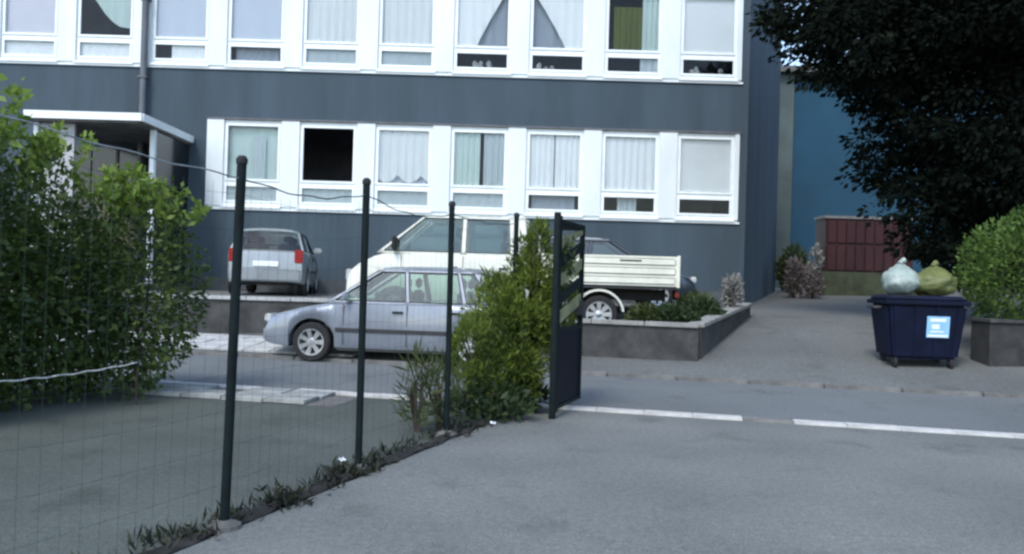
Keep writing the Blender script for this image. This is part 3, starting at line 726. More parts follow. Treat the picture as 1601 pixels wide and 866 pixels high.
    # wheels
    for c in wx:
        for s_ in (1, -1):
            y = s_ * (hw0 - 0.11); wd = 0.19
            T = MB().lathe([(rw_ * .66, -wd / 2), (rw_ * .93, -wd / 2), (rw_, -wd / 2 + .03), (rw_, wd / 2 - .03), (rw_ * .93, wd / 2), (rw_ * .66, wd / 2), (rw_ * .66, -wd / 2)], (0, 0, 0), 'Y', 32).build('wheel', M_BLACK, t, smooth=True)
            T.location = (c, y, rw_)
            rb = MB(); yo = s_ * wd / 2
            rb.lathe([(rw_ * .68, yo * 1.02), (rw_ * .62, yo * 1.0), (rw_ * .58, yo * .55), (rw_ * .56, yo * .3)], (0, 0, 0), 'Y', 32)
            rb.lathe([(rw_ * .20, yo * .85), (rw_ * .16, yo * .95), (.001, yo * .97)], (0, 0, 0), 'Y', 16)
            ns_ = p.get('spokes', 7)
            for k in range(ns_):
                a = 2 * PI * k / ns_; d = Vector((math.cos(a), 0, math.sin(a))); q = Vector((-d.z, 0, d.x))
                w0, w1 = rw_ * .085, rw_ * .13
                i0, i1 = d * rw_ * .15, d * rw_ * .62
                Y0, Y1 = yo * .88, yo * .97
                rb.slab([i0 - q * w0 + Vector((0, Y0, 0)), i0 + q * w0 + Vector((0, Y0, 0)), i1 + q * w1 + Vector((0, Y1, 0)), i1 - q * w1 + Vector((0, Y1, 0))], (0, -yo * .25, 0))
            R = rb.build('rim', M_RIM, T, smooth=True)
            MB().lathe([(rw_ * .66, yo * .28), (.001, yo * .26)], (0, 0, 0), 'Y', 24).build('brake_disc', M_PLAST, T)
            # inner arch liner
            V = []; Fc = []
            for k in range(17):
                a = math.radians(-12 + 204 * k / 16)
                for yy in (-.16, .09): V.append((c + (Ra + .004) * math.cos(a), s_ * (hw0 - .20) + yy, rw_ + (Ra + .004) * math.sin(a)))
            for k in range(16): Fc.append((2 * k, 2 * k + 1, 2 * k + 3, 2 * k + 2))
            MB().add(V, Fc).build('arch_liner', M_BLACK, t)
    # sill / bumper trims
    for s_ in (1, -1):
        a, b = wx[0] + Ra + .02, wx[1] - Ra - .02
        MB().box(a, b, s_ * hw0 * .93 - .02, s_ * hw0 * .93 + .02, zsill - .05, zsill + .07).build('side_sill', M_PLAST, t, bevel=.01)
        if p.get('strip'):
            zs_ = p['strip']; y = s_ * (hw0 + .001)
            MB().box(a, b, min(y, y + s_ * .014), max(y, y + s_ * .014), zs_ - .03, zs_ + .03).build('rub_strip', M_PLAST, t, bevel=.005)
        for (x, z0, z1) in p['doors']:
            y = s_ * (hw0 * .999); MB().box(x - .005, x + .005, min(y, y - s_ * .01) , max(y, y - s_ * .01) + (.003 if s_ > 0 else 0), z0, z1).build('door_gap', M_BLACK, t)
        for (x, z) in p['handles']:
            y = s_ * (hw0 * .995); MB().box(x, x + .17, min(y, y + s_ * .035), max(y, y + s_ * .035), z, z + .035).build('door_handle', M_BLACK, t, bevel=.008)
        mz = zsh + .03; my = s_ * (hw0 * .93); mx = xa + p.get('mirror', 0.34)
        MB().box(mx, mx + .09, min(my, my + s_ * .2), max(my, my + s_ * .2), mz + .02, mz + p.get('mh', .15)).build('wing_mirror', p.get('mirror_mat', paint), t, bevel=.03)
    # lamps, plates, grille, bumpers
    for s_ in (1, -1):
        z0, z1 = p['head']; y0 = s_ * hw0 * .50; y1 = s_ * hw0 * .86
        MB().box(-.02, .10, min(y0, y1), max(y0, y1), z0, z1).build('headlight', M_LAMP, t, bevel=.02)
        if p.get('tail'):
            z0, z1, wdt = p['tail']; y0 = s_ * hw0 * (.90 - wdt); y1 = s_ * hw0 * .905
            MB().box(L - .09, L + .018, min(y0, y1), max(y0, y1), z0, z1).build('tail_light', M_TAIL, t, bevel=.015)
    bz0, bz1 = p['bumper']
    MB().box(-.045, .12, -hw0 * .84, hw0 * .84, bz0, bz1).build('bumper', p.get('bump_mat', paint), t, bevel=.03)
    if p.get('tail'):
        MB().box(L - .12, L + .05, -hw0 * .86, hw0 * .86, bz0 + .03, bz1 + .06).build('bumper', p.get('bump_mat', paint), t, bevel=.03)
        MB().box(L + .02, L + .032, -.26, .26, p['plate'], p['plate'] + .11).build('number_plate', M_WHITE, t, bevel=.004)
    MB().box(-.022, .05, -hw0 * .42, hw0 * .42, p['head'][0], p['head'][1] - .01).build('grille', M_BLACK, t, bevel=.01)
    MB().box(-.058, -.044, -.26, .26, bz0 + .04, bz0 + .15).build('number_plate', M_WHITE, t, bevel=.003)
    # underside
    MB().box(.15, L - .15, -hw0 * .6, hw0 * .6, zsill - .02, zsill + .14).build('underbody', M_BLACK, t)
    return t
M_CGLASS = glass_mat('car_glass', (0.80, 0.90, 0.85), 1.7)
M_LAMP = mat('lamp_lens', (0.62, 0.64, 0.64), 0.1, 0.15, 20, metal=0.35)
M_TAIL = mat('tail_lens', (0.28, 0.02, 0.02), 0.15, 0.2, 20)
M_RIM = mat('rim_silver', (0.52, 0.54, 0.55), 0.3, 0.15, 8, metal=0.7)
def paintm(name, c, metal=0.35, rough=0.38): return mat(name, c, rough, 0.10, 2.5, metal=metal, coat=0.9)
P_SILV = paintm('paint_lavender_silver', (0.235, 0.265, 0.305)); P_SIL2 = paintm('paint_silver', (0.27, 0.30, 0.31)); P_DARK = paintm('paint_dark_blue', (0.03, 0.045, 0.06))
P_CREAM = paintm('paint_cream_white', (0.62, 0.63, 0.54), 0.0, 0.45)
hatch = dict(L=4.15, W=1.70, H=1.55, sill=0.24, belt=0.93, rw=0.31, wheels=[0.80, 3.35], gh=(1.02, 1.85, 3.45, 3.98),
             top=[(0, 0.56), (0.06, 0.66), (0.22, 0.745), (0.6, 0.84), (1.05, 0.925), (1.2, 0.945), (3.7, 0.985), (3.98, 0.97), (4.08, 0.93), (4.15, 0.80)],
             pillars=[(2.28, 2.22, 0.09), (3.18, 3.05, 0.09)], seats=[2.15, 3.05], doors=[(1.32, .3, .92), (2.33, .3, .93), (3.2, .62, .94)], handles=[(2.10, .80), (3.0, .81)],
             head=(0.60, 0.73), tail=(0.72, 1.02, 0.20), bumper=(0.28, 0.52), plate=0.62, strip=0.52, mirror=0.30, dw=0.30, dwt=0.16)
# nearest car: facing left, parked along the far edge of the road
w0 = gnd(487, 562)
CRZ = math.radians(-7)
nosex = at(425, 500, w0.y - 0.1).x
fx = Vector((math.cos(CRZ), math.sin(CRZ))); 
nose = Vector((w0.x, w0.y)) - fx * 0.80 + Vector((-fx.y, fx.x)) * 0.80
car1 = vehicle('parked_car', 'silver-blue hatchback parked facing left behind the wire fence', 'car', (nose.x + .06, nose.y - .28, 0.0), CRZ, hatch, P_SILV, 'parked cars')
# silver car seen from behind on the raised lot
h2 = dict(hatch); h2.update(L=3.75, W=1.66, H=1.46, wheels=[0.72, 3.12], gh=(0.95, 1.75, 3.3, 3.66), top=[(0, 0.56), (0.06, 0.66), (0.22, 0.745), (0.6, 0.84), (0.98, 0.925), (1.2, 0.945), (3.5, 0.965), (3.66, 0.95), (3.72, 0.91), (3.75, 0.76)],
          pillars=[(2.1, 2.05, 0.09)], seats=[2.0, 2.8], doors=[(1.25, .3, .92), (2.14, .3, .93)], handles=[(1.95, .80)], tail=(0.70, 0.98, 0.2))
rc = at(421, 470, 17.4)
car2 = vehicle('parked_car', 'small silver car seen from behind, parked nose to the building wall', 'car', (rc.x - 0.12 - 3.6 * math.sin(math.radians(9)), 17.4 + 3.75 * math.cos(math.radians(9)), 0.90), math.radians(-81), h2, P_SIL2, 'parked cars')
# dark car half hidden behind the truck bed, facing right
bc = at(1082, 460, 18.2)
car3 = vehicle('parked_car', 'dark car mostly hidden behind the flatbed of the white truck', 'car', (bc.x, 18.6, elev(bc.x - 2, 18.6) + 0.02), math.radians(180), hatch, P_DARK, 'parked cars')

# white double-cab flatbed truck, facing left
tz = 0.44; ty = 15.35
tn = at(540, 430, ty)
trk = dict(L=3.42, W=1.92, H=2.17, sill=0.42, belt=1.36, rw=0.35, wheels=[0.92, 9.0], gh=(0.55, 1.42, 3.30, 3.40),
           top=[(0, 0.86), (0.05, 1.02), (0.2, 1.15), (0.5, 1.31), (0.7, 1.375), (1.2, 1.385), (3.3, 1.385), (3.42, 1.37)],
           pillars=[(2.10, 2.12, 0.12), (3.02, 2.98, 0.36)], seats=[1.95, 2.85], doors=[(1.02, .5, 1.36), (2.16, .5, 1.36), (3.05, .5, 1.36)], handles=[(1.9, 1.12), (2.82, 1.12)],
           head=(0.84, 1.06), bumper=(0.42, 0.66), plate=0.6, nose_in=0.12, tail_in=0.0, taper=0.3, mirror=0.30, mh=.30, mirror_mat=M_BLACK, tumble=0.80, dw=0.02, dwt=0.02, spokes=8, bump_mat=M_PLAST, lift=0.0)
_w = trk['wheels']
truck = vehicle('flatbed_truck', 'cream white double-cab flatbed truck parked facing left in front of the building', 'truck', (tn.x, ty + 0.96, tz), 0.0, dict(trk, wheels=[0.92, 3.9]), P_CREAM)
for c_ in list(truck.children):     # the rear wheels of the cab routine move back under the bed
    if c_.name.startswith('wheel') and c_.location.x > 3: c_.location.x = 4.70
    if c_.name.startswith('arch_liner') and max(v.co.x for v in c_.data.vertices) > 3.6: bpy.data.objects.remove(c_)
    elif c_.name.startswith('side_sill'): pass
b0, b1 = 3.55, 6.14; bz0, bz1 = 0.90, 1.45; bw = 1.0
MB().box(b0, b1, -bw + .03, bw - .03, bz0 - .06, bz0 + .02).build('bed_floor', M_PLAST, truck)
for s_ in (1, -1):
    bs = MB().box(b0, b1, min(s_ * bw, s_ * (bw - .025)), max(s_ * bw, s_ * (bw - .025)), bz0, bz1).build('drop_side', P_CREAM, truck)
    for k in range(3):
        z = bz0 + .035 + k * 0.175
        MB().box(b0 + .06, b1 - .06, min(s_ * bw, s_ * (bw + .022)), max(s_ * bw, s_ * (bw + .022)), z, z + .125).build('side_panel', P_CREAM, bs, bevel=.012)
    for x in (b0 - .02, b1 - .03):
        MB().box(x, x + .05, min(s_ * (bw - .03), s_ * (bw + .03)), max(s_ * (bw - .03), s_ * (bw + .03)), bz0 - .02, bz1 + .02).build('stake', P_CREAM, bs)
    MB().box(b0 + 1.5, b0 + 1.9, min(s_ * bw, s_ * (bw + .035)), max(s_ * bw, s_ * (bw + .035)), bz1 - .10, bz1 - .075).build('latch', M_BLACK, bs)
    # mudguard arc over the rear wheel
    mg = MB(); cx, cz = 4.70, 0.35; V = []; Fc = []
    for k in range(15):
        a = math.radians(8 + 164 * k / 14)
        for (r_, yy) in ((0.43, bw - .02), (0.47, bw - .02), (0.47, bw - .30), (0.43, bw - .30)):
            V.append((cx + r_ * math.cos(a), s_ * yy, cz + r_ * math.sin(a)))
    for k in range(14):
        for j in range(4): Fc.append((k * 4 + j, k * 4 + (j + 1) % 4, k * 4 + 4 + (j + 1) % 4, k * 4 + 4 + j))
    Fc += [(0, 1, 2, 3), (56, 57, 58, 59)]
    mg.add(V, Fc).build('mudguard', P_CREAM, truck, smooth=True)
    MB().box(3.3, 6.0, s_ * .45 - .05, s_ * .45 + .05, 0.62, 0.83).build('chassis_rail', M_BLACK, truck)
    MB().box(b1 - .03, b1 + .05, s_ * .75 - .12, s_ * .75 + .12, 0.70, 0.80).build('tail_light', M_TAIL, truck, bevel=.01)
MB().box(b1 - .028, b1 - .002, -bw + .03, bw - .03, bz0 + .002, bz1).build('tailgate', P_CREAM, truck)
hb = MB().box(b0, b0 + .03, -bw + .03, bw - .03, bz0 + .002, bz1 + .32).build('headboard', P_CREAM, truck)

# =================================================================== FENCE AND GATE
fence = thing('wire_fence', 'dark green wire mesh fence on slim steel posts beside the driveway', 'fence', tuple(FP[1]))
PH = 2.03
lean = [(0, 0), (-0.018, 0.0), (0.0, 0), (0.004, 0), (0.0, 0)]
tops = []
for i, p_ in enumerate(FP):
    tp = p_ + Vector((PH * lean[i][0] * -1, 0, PH - (0, .085, .015, .03, 0)[i])); tops.append(tp)
    ps = MB().tube([p_ - Vector((0, 0, .1)), tp], 0.0255, 12).build('post', M_POST, fence, world=True, smooth=True)
    MB().lathe([(0.031, 0), (0.031, .025), (0.018, .042), (.001, .045)], tuple(tp - Vector((0, 0, .01))), 'Z', 12).build('post_cap', M_BLACK, ps, smooth=True).location = -fence.location
    MB().lathe([(0.10, -.02), (0.09, .02), (0.03, .045)], tuple(p_), 'Z', 14).build('footing', M_CONCD, ps).location = -fence.location
for i in range(4):
    a, b = FP[i], FP[i + 1]; ta, tb = tops[i], tops[i + 1]
    mb = MB(); nvw = 15
    for k in range(1, nvw):
        u = k / nvw; lo = a.lerp(b, u); hi = ta.lerp(tb, u); sag = 0.05 * math.sin(u * PI) * (1 + .4 * i % 2)
        mb.tube([lo + Vector((0, 0, .05)), lo.lerp(hi, 0.94) - Vector((0, 0, sag))], 0.0008, 3, False)
    for k in range(10):
        h_ = .05 + k * .2; pth = []
        for j in range(9):
            u = j / 8; lo = a.lerp(b, u); hi = ta.lerp(tb, u); sag = 0.05 * math.sin(u * PI) * (h_ / 2)
            pth.append(lo.lerp(hi, min(.94, h_ / PH)) - Vector((0, 0, sag)))
        mb.tube(pth, 0.0008, 3, False)
    o = mb.build('mesh_panel', M_WIRE, fence, world=True, kind='stuff')
    # sagging top wire
    pth = []
    for j in range(17):
        u = j / 16; pth.append(ta.lerp(tb, u) - Vector((0, 0, 0.085 + [0.02, 0.06, 0.07, 0.03][i] * math.sin(u * PI) + .006 * math.sin(u * 21 + i))))
    MB().tube(pth, 0.0042, 6).build('top_wire', M_WIREL if i == 0 else M_WIRE, fence, world=True, smooth=True)
# open gate leaf, seen nearly edge-on
g0 = gnd(863, 655); g1 = gnd(904, 634)
g0 = Vector((g0.x, g0.y, 0)); g1 = Vector((g1.x, g1.y, 0))
gd = (g1 - g0); GL = gd.length; gd.normalize(); gn = Vector((-gd.y, gd.x, 0))
gate = thing('gate_leaf', 'open dark gate leaf with pale slanted slats at the far fence end', 'gate', tuple(g0), math.atan2(gd.y, gd.x))
GH = 2.05
MB().box(-.03, .03, -.03, .03, -.05, GH).build('post', M_POST, gate, bevel=.006)
fr_ = MB(); fr_.box(.06, .10, -.025, .025, .06, GH - .03); fr_.box(GL - .05, GL, -.025, .025, .08, GH - .06); 
fr_.box(.101, GL - .051, -.022, .022, .08, .12); fr_.box(.101, GL - .051, -.022, .022, .86, .90); fr_.box(.101, GL - .051, -.022, .022, GH - .10, GH - .06)
fr_.build('gate_frame', M_POST, gate)
MB().box(.103, GL - .053, -.008, .008, .122, .858).build('sheet_panel', M_NAVY, gate)
M_STRIPE = mat('stripe_pale', (0.20, 0.21, 0.11), 0.7, 0.35, 6)
for k in range(6):
    z = .93 + k * 0.19
    MB().slab([(.10, -.012, z), (.10, -.012, z + .11), (GL - .05, -.012, min(GH - .1, z + .11 + .20)), (GL - .05, -.012, min(GH - .12, z + .20))], (0, .024, 0)).build('slat', M_POST if k % 2 else M_STRIPE, gate)
for z in (.4, 1.6): MB().tube([(.045, 0, z), (.045, 0, z + .12)], .018, 8).build('hinge', M_BLACK, gate)
MB().box(GL - .12, GL - .04, -.05, .05, 1.0, 1.16).build('lock', M_PLAST, gate, bevel=.008)
# creeper on the gate top
Pc, dc = blob((g0.x + gd.x * .35, g0.y + gd.y * .35, 1.6), (.10, .25, .30), 220, 5, .2, .2)
leaf_mesh('creeper', Pc, dc + RNG.normal(size=Pc.shape), .055, .6, L_DARKG, gate, (0, 0, 0))
cr_ = [c for c in gate.children if c.name.startswith('creeper')][0]
cr_.matrix_parent_inverse = (Matrix.Translation(gate.location) @ Matrix.Rotation(gate.rotation_euler.z, 4, 'Z')).inverted()

# =================================================================== PLANTS
# hedge on the far left, parallel to the fence
h0 = gnd(0, 668); h1 = gnd(243, 628)
hd = Vector((h1.x - h0.x, h1.y - h0.y, 0)).normalized(); hn = Vector((-hd.y, hd.x, 0))
bl = []
for k in range(10):
    c = Vector((h0.x, h0.y, 0)) + hd * (-1.7 + k * 0.44) + hn * random.uniform(.55, .95)
    ht = 2.92 - 0.085 * k + random.uniform(-.12, .14)
    if k >= 8: ht -= .12; c += -hn * .25
    bl.append((c.x, c.y, ht * 0.50, .62, .62, ht * 0.53))
    c2 = c + hn * .75
    bl.append((c2.x, c2.y, ht * 0.42, .6, .6, ht * 0.46))
def hedge_extra(t):
    for nm, m, k, sz in (('lime_shoots', L_LIME, 1500, .085),):  # loose shoots at the hedge top, leaves of their own lime green
        P = []; D = []
        for i in range(80):
            b = random.choice(bl[4::2]); a = random.uniform(0, 6.28)
            q = np.array((b[0] + .5 * math.cos(a) * random.random(), b[1] + .5 * math.sin(a) * random.random(), b[2] + b[5] * random.uniform(.75, 1.0)))
            dv = np.array((random.uniform(-.5, .7), random.uniform(-.5, .4), random.uniform(.2, 1.0))); ln = random.uniform(.2, .5)
            m_ = 52; u = RNG.uniform(size=(m_, 1)); P.append(q + dv * u * ln + RNG.normal(size=(m_, 3)) * .035); D.append(dv * .6 + RNG.normal(size=(m_, 3)))
        leaf_mesh(nm, np.concatenate(P), np.concatenate(D), sz, .5, m, t, tuple(t.location))
hb_ = bl[8]
hedge = shrub('hedge', 'tall overgrown green hedge at the left edge, beside the fenced yard', bl, 78000, .055, .55, L_HEDGE, (hb_[0], hb_[1], 0.0), up=0.1, stems=24, cat='hedge', extra=hedge_extra)
# drooping white cord in front of the hedge
ca = at(-60, 601, 6.9); cbp = at(215, 567, 8.4)
pth = []
for j in range(25):
    u = j / 24; q_ = ca.lerp(cbp, u); pth.append(q_ + Vector((0, 0, -0.03 * math.sin(u * PI) + .006 * math.sin(u * 40))))
cord = thing('barrier_cord', 'thin white cord strung low along the front of the hedge', 'cord', (ca.x, ca.y, 0))
MB().tube(pth, .007, 6).build('cord', mat('cord_white', (0.55, 0.57, 0.55), 0.7, 0.3, 20), cord, world=True, smooth=True)
for q_ in (ca, cbp): MB().tube([(q_.x, q_.y, -.02), (q_.x, q_.y, q_.z + .04)], .011, 6).build('stake', M_BARK, cord, world=True)
# feathery shrub behind the fence at the gate
def fence_pt(u, off): 
    p_ = FP[0] + fd * u - fnorm * off
    return p_
def tall(name, label, blobs, n, m, **kw):
    return shrub(name, label, blobs, n, kw.pop('size', .085), kw.pop('asp', .22), m, kw.pop('base'), up=kw.pop('up', .9), spread=.5, stems=kw.pop('stems', 14), **kw)
b1_ = at(805, 540, 8.55); b2_ = at(832, 430, 8.75); b3_ = at(880, 470, 9.5); b0_ = at(770, 600, 8.35); b7_ = at(775, 470, 8.6); b8_ = at(738, 560, 8.3)
tall('feathery_shrub', 'tall feathery yellow-green shrub behind the fence beside the gate', [(b1_.x, b1_.y, .72, .34, .34, .74), (b2_.x, b2_.y, 1.15, .30, .30, .72), (b3_.x, b3_.y, 1.0, .22, .22, .8), (b0_.x, b0_.y, .40, .24, .26, .46), (b7_.x, b7_.y, .95, .26, .28, .50), (b8_.x, b8_.y, .52, .24, .26, .50), (b2_.x + .05, b2_.y, 1.75, .12, .14, .24)], 42000, L_BROOM, base=(b1_.x, b1_.y, 0), stems=44, size=.065, asp=.20, up=.8, gaps=-.1)
b4_ = at(655, 640, 7.35); b5_ = at(690, 650, 7.6)
tall('straggly_weed', 'straggly olive-green weed clump at the foot of the third fence post', [(b4_.x, b4_.y, .34, .17, .2, .40), (b5_.x, b5_.y, .28, .17, .2, .36)], 800, L_DRY, base=(b4_.x, b4_.y, 0), size=.13, asp=.09, cat='weed')
b6_ = fence_pt(5.45, .02)
tall('low_shrub', 'low dark green undergrowth at the shrub foot near the gate', [(b6_.x, b6_.y, .14, .4, .22, .20), (b6_.x + .3, b6_.y + .55, .15, .26, .2, .20)], 1500, L_DARKG, base=(b6_.x, b6_.y, 0), size=.08, asp=.4, cat='shrub', up=.5)
# weeds along the fence foot: blades nobody could count
P = []; D = []
for i in range(120):
    u = random.uniform(-.4, 6.0); p_ = fence_pt(u, random.gauss(.06, .07)); k = random.randint(8, 34); h_ = random.uniform(.1, .8)
    if 1.3 < u < 3.1 and random.random() < .6: h_ *= 1.3; k += 14
    P.append(np.array((p_.x, p_.y, 0.0)) + RNG.normal(size=(k, 3)) * np.array((.05, .05, 0))); D.append(RNG.normal(size=(k, 3)) * .7 + np.array((0, 0, h_)))
o = leaf_mesh('weeds', np.concatenate(P), np.concatenate(D), .06, .2, L_WEED, None); o['kind'] = 'stuff'; tag(o, 'dark grass and weeds growing along the foot of the wire fence', 'weeds')
# dark soil strip under the fence
V = []; 
e0 = near_ext; nst = 60; Fc = []
for i in range(nst + 1):
    u = -3 + 9.4 * i / nst; 
    for j, of in enumerate((-.05 - .025 * math.sin(i * 1.7), 0.0, .06 + .04 * math.sin(i * 2.3 + 1))):
        p_ = fence_pt(u, of); V.append((p_.x, p_.y, .004 if j != 1 else .03 + .012 * math.sin(i * 1.1)))
for i in range(nst):
    for j in range(2): a = i * 3 + j; Fc.append((a, a + 1, a + 4, a + 3))
o = MB().add(V, Fc).build('soil_strip', M_SOIL, smooth=True); o['kind'] = 'structure'

# planter plants
def bed(px, py, Y): return at(px, py, Y)
pls = [('planter_shrub', 'olive bushy plant in the planter beside the truck rear wheel', 1010, 14.0, .30, .34, L_DRY), ('planter_shrub', 'dark leafy plant in the planter below the truck tail', 1050, 13.9, .32, .36, L_DARKG),
       ('planter_shrub', 'dark plant at the far side of the planter, left of the white flowers', 1100, 14.9, .30, .42, L_DARKG), ('planter_shrub', 'greyish low plant behind the truck tail in the planter', 1088, 15.8, .35, .42, L_DRY),
       ('planter_shrub', 'small round dark plant at the planter corner', 1075, 13.75, .18, .22, L_DARKG)]
for nm, lb, px, Y, r_, hh, m in pls:
    q_ = at(px, 470, Y); zb = .62 + max(0, Y - 14.2) * .075
    shrub(nm, lb, [(q_.x, Y, zb + hh * .55, r_, r_ * .9, hh * .6), (q_.x + r_ * .5, Y + .1, zb + hh * .4, r_ * .6, r_ * .6, hh * .45)], 1500, .075, .45, m, (q_.x, Y, zb), group='plants in the planter', stems=8)
q_ = at(1144, 455, 16.4)
shrub('white_flower', 'fluffy white flowering plant at the far end of the planter', [(q_.x, 16.4, q_.z, .17, .17, .30)], 900, .07, .6, L_PALE, (q_.x, 16.4, .80), stems=5, cat='flower', part='blossom')
# pale flowering shrub at the alley end
q_ = at(1243, 425, 25.5); gz = elev(q_.x, 25.5)
shrub('flowering_shrub', 'pale pink flowering shrub by the building corner at the alley end', [(q_.x, 25.5, gz + .6, .28, .3, .6), (q_.x + .5, 25.3, gz + .4, .24, .24, .4)], 900, .11, .6, L_PINK, (q_.x, 25.5, gz), stems=10, cat='shrub', part='blossom')
q_ = at(1275, 405, 26.0); gz = elev(q_.x, 26.0)
shrub('flowering_shrub', 'slim white flowering stem left of the red container', [(q_.x, 26, gz + 1.15, .16, .16, .5), (q_.x - .15, 26, gz + .6, .2, .2, .4)], 600, .10, .6, L_PALE, (q_.x, 26, gz), stems=6, part='blossom')
q_ = at(1240, 380, 28.0); gz = elev(q_.x, 28.)
shrub('green_shrub', 'loose olive shrub growing behind the pale flowers at the alley end', [(q_.x, 28, gz + .75, .5, .45, .75)], 1500, .14, .4, L_DRY, (q_.x, 28, gz), stems=8)

# round clipped bush on a low dark wall at the right edge
q_ = at(1625, 425, 13.4)
rz_ = q_.z
lw = thing('low_wall', 'low dark wall with flat coping at the right edge beside the blue bin', 'wall', (q_.x, 13.0, .3))
wl0 = at(1530, 520, 13.0).x
M_RW = mat('right_wall', (0.035, 0.037, 0.038), .95, .35, 2.5, .6, 25)
MB().box(wl0 + .02, wl0 + 6, 12.73, 13.25, .1, .93).build('wall_body', M_RW, lw, world=True)
for k in range(7):
    MB().box(wl0 + k * .82, wl0 + k * .82 + .81, 12.69, 13.29, .932, .985 + random.uniform(0, .006)).build('coping_stone', mat('coping_dark', (0.055, 0.057, 0.055), .9, .3, 4, .4), lw, world=True, bevel=.008)
rb_ = [(q_.x, 13.5, rz_ - .1, 1.25, 1.1, 1.05), (q_.x + 1.2, 13.9, rz_ - .2, 1.1, 1.0, 1.0)]
shrub('round_bush', 'rounded bright green bush above the low wall at the right edge', rb_, 22000, .065, .5, L_ROUND, (q_.x, 13.5, .3), up=.3, stems=16)

M_TBARK = mat('bark_dark', (0.014, 0.013, 0.011), 0.95, 0.4, 6, 0.8, 20, streak=0.2)
# big dark tree on the right
tx, tyy = 11.2, 16.6; tz0 = elev(tx, tyy)
tree = thing('dark_tree', 'large dark broad tree overhanging the alley at the right', 'tree', (tx, tyy, tz0))
def crown_r(z):
    tab = [(1.7, 2.6), (2.2, 3.1), (2.8, 3.5), (3.4, 3.75), (4.2, 3.9), (4.9, 4.0), (5.2, 4.4), (5.5, 5.2), (7.5, 5.5), (9, 5.0), (11, 3.2), (12, 1.0)]
    for (a, ra), (b, rb2) in zip(tab, tab[1:]):
        if z <= b: return ra + (rb2 - ra) * max(0, z - a) / (b - a)
    return 1.0
trunk = MB().tube([(tx + .1, tyy, tz0 - .2), (tx, tyy, 2.4), (tx - .1, tyy + .1, 5), (tx, tyy, 8.5)], [.42, .30, .22, .08], 12).build('trunk', M_TBARK, tree, world=True, smooth=True)
Ps = []; Ds = []; lm = MB(); ncl = 0
while ncl < 2100:
    z = random.uniform(1.7, 10.5) if ncl % 3 else random.uniform(5.9, 8.0)
    if z > 8 and random.random() < .55: continue
    a = random.uniform(0, 2 * PI); R_ = crown_r(z) * (1 + .10 * math.sin(a * 5 + z * 1.7) + .06 * math.sin(a * 11 + 3 * z)); k = random.random() ** .42
    x = tx + R_ * k * math.cos(a); y = tyy + R_ * .68 * k * math.sin(a)
    if y < 11.9: continue
    rr = random.uniform(.28, .55); m_ = int(100 * (rr / .4) ** 2)
    d = RNG.normal(size=(m_, 3)); d /= np.linalg.norm(d, axis=1, keepdims=True)
    Ps.append(np.array((x, y, z)) + d * (RNG.uniform(size=(m_, 1)) ** .5) * rr * np.array((1.25, 1.1, .6)))
    Ds.append(d + np.array((.4 * math.cos(a), .4 * math.sin(a), -.55)))
    ncl += 1
    if ncl % 22 == 0:
        s0 = Vector((tx, tyy, max(tz0 + 1.2, z - 1.0 - .3 * k * R_))); e = Vector((x, y, z)); mdl = (s0 + e) / 2 + Vector((0, 0, .3))
        lm.tube([s0, mdl, e], [.06, .035, .01], 6)
lm.build('limb', M_TBARK, tree, world=True)
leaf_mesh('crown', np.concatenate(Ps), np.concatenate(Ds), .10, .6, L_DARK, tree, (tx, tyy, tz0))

# =================================================================== BIN AND SACKS
bq = gnd(1446, 580)
M_BIN = mat('bin_blue_plastic', (0.003, 0.006, 0.021), 0.6, 0.25, 3, spec=0.15)
bn = thing('waste_bin', 'large dark blue wheeled waste bin with a pale blue sticker', 'bin', (bq.x + .08, bq.y + .45, bq.z), math.radians(-6)); bn.scale = (.9, .9, 1.0)
def taper_box(w0, d0, w1, d1, z0, z1):
    return MB().add([(-w0, -d0, z0), (w0, -d0, z0), (w0, d0, z0), (-w0, d0, z0), (-w1, -d1, z1), (w1, -d1, z1), (w1, d1, z1), (-w1, d1, z1)], [(3, 2, 1, 0), (4, 5, 6, 7), (0, 1, 5, 4), (1, 2, 6, 5), (2, 3, 7, 6), (3, 0, 4, 7)])
taper_box(.55, .36, .655, .46, .16, 1.00).build('body', M_BIN, bn, bevel=.05)
taper_box(.69, .50, .69, .50, .985, 1.05).build('rim', M_BIN, bn, bevel=.015)
taper_box(.67, .48, .60, .42, 1.052, 1.125).build('lid', M_BIN, bn, bevel=.03)
for k in (-.48, -.16, .16, .48):
    MB().add([(k * .93 - .025, -.375, .2), (k * .93 + .025, -.375, .2), (k * 1.08 + .025, -.475, .96), (k * 1.08 - .025, -.475, .96), (k * .93 - .025, -.34, .2), (k * .93 + .025, -.34, .2), (k * 1.08 + .025, -.44, .96), (k * 1.08 - .025, -.44, .96)], [(0, 1, 2, 3), (7, 6, 5, 4), (0, 4, 5, 1), (1, 5, 6, 2), (2, 6, 7, 3), (3, 7, 4, 0)]).build('rib', M_BIN, bn)
for sx in (-1, 1):
    MB().tube([(sx * .66, -.2, .93), (sx * .76, -.2, .93), (sx * .76, .2, .93), (sx * .66, .2, .93)], .022, 8).build('handle', M_PLAST, bn, smooth=True)
    for sy in (-1, 1):
        wq = MB().lathe([(.02, -.025), (.09, -.025), (.10, -.012), (.10, .012), (.09, .025), (.02, .025)], (sx * .45, sy * .28, .10), 'X', 18).build('wheel', M_BLACK, bn, smooth=True)
        MB().box(sx * .45 - .04, sx * .45 + .04, sy * .28 - .03, sy * .28 + .03, .10, .17).build('caster_fork', M_PLAST, bn)
def on_bin(x, z): return -.36 - (.10) * (z - .16) / .84 - .022
sx0, sx1, sz0, sz1 = .00, .36, .50, .82
M_STK = mat('sticker_blue', (0.26, 0.50, 0.80), 0.4, 0.1, 6)
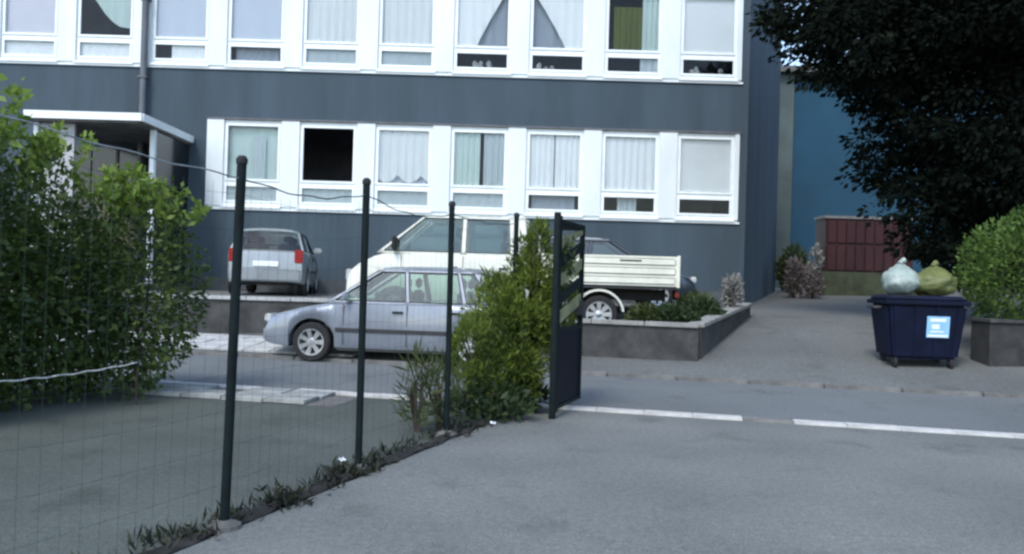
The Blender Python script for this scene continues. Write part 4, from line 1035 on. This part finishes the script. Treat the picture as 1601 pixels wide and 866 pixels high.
sk = MB().slab([(sx0, on_bin(0, sz0), sz0), (sx1, on_bin(0, sz0), sz0), (sx1, on_bin(0, sz1), sz1), (sx0, on_bin(0, sz1), sz1)], (0, -.004, 0)).build('sticker', M_STK, bn)
for (z0, z1, a, b) in ((.51, .545, .02, .34), (.58, .60, .06, .28), (.63, .70, .08, .20), (.74, .79, .05, .30)):
    MB().slab([(a, on_bin(0, z0) - .005, z0), (b, on_bin(0, z0) - .005, z0), (b, on_bin(0, z1) - .005, z1), (a, on_bin(0, z1) - .005, z1)], (0, -.002, 0)).build('printed_band', M_WHITE, sk)
def sack(name, label, c, r, m, seed, rz=0):
    t = thing(name, label, 'sack', c, rz)
    bm = bmesh.new(); bmesh.ops.create_icosphere(bm, subdivisions=4, radius=1.0); rr = random.Random(seed)
    fr = [(Vector((rr.gauss(0, 1), rr.gauss(0, 1), rr.gauss(0, 1))) * (2.2 + k * 1.5), rr.uniform(0, 6)) for k in range(9)]
    for v in bm.verts:
        d = v.co.copy(); b = sum(math.sin(d.dot(a) + ph) / (1 + .6 * i) for i, (a, ph) in enumerate(fr))
        cr = abs(math.sin(d.dot(fr[4][0]) * .9 + 3 * d.z)) * .07 + abs(math.sin(d.dot(fr[7][0]) * .8)) * .05
        k = 1 + .06 * b - cr
        z = d.z * k; flat = 1.0
        if z < -.75: z = -.75 + (z + .75) * .15
        pinch = 1 - .45 * max(0, d.z - .45) ** 1.0 / .55 * .9 if d.z > .45 else 1
        v.co = Vector((d.x * k * r[0] * pinch, d.y * k * r[1] * pinch, (z + .78) * r[2] * (1 + .25 * max(0, d.z - .7))))
    me = bpy.data.meshes.new('sack_body'); bm.to_mesh(me); bm.free(); me.materials.append(m)
    for p_ in me.polygons: p_.use_smooth = True
    o = bpy.data.objects.new('sack_body', me); COL.objects.link(o); o.parent = t
    top = 1.85 * r[2]
    MB().tube([(0, 0, top * .98), (.02, .01, top * 1.06), (.07, .02, top * 1.10)], [.05, .03, .05], 8).build('tied_neck', m, t, smooth=True)
    return t
M_SACKW = mat('sack_white', (0.27, 0.33, 0.30), 0.35, 0.15, 6, .4, 25); M_SACKY = mat('sack_yellow', (0.13, 0.15, 0.055), 0.35, 0.15, 6, .4, 25)
lt = bq.z + 1.125
cs_ = math.cos(math.radians(-6)); 
def onlid(dx, dy): return (bq.x + .08 + dx, bq.y + .45 + dy, lt + .0)
sack('refuse_sack', 'crumpled white refuse sack on the left of the bin lid', onlid(-.29, -.02), (.28, .28, .265), M_SACKW, 3)
sack('refuse_sack', 'bulging yellow-green refuse sack lying across the bin lid', onlid(.23, .0), (.42, .33, .25), M_SACKY, 9, .3)

# small litter by the fence foot
for i, (px, py, lb) in enumerate(((770, 664, 'small white paper scrap at the driveway edge near the gate'), (535, 722, 'small white paper scrap beside the second fence post'))):
    q_ = gnd(px, py); mbp = MB(); r = random.Random(i)
    N = 5; V = [(q_.x + (a / (N - 1) - .5) * .06, q_.y + (b / (N - 1) - .5) * .08, .008 + abs(r.gauss(0, .01))) for b in range(N) for a in range(N)]
    o = mbp.add(V, [(b * N + a, b * N + a + 1, (b + 1) * N + a + 1, (b + 1) * N + a) for b in range(N - 1) for a in range(N - 1)]).build('paper_scrap', M_WHITE); tag(o, lb, 'litter')
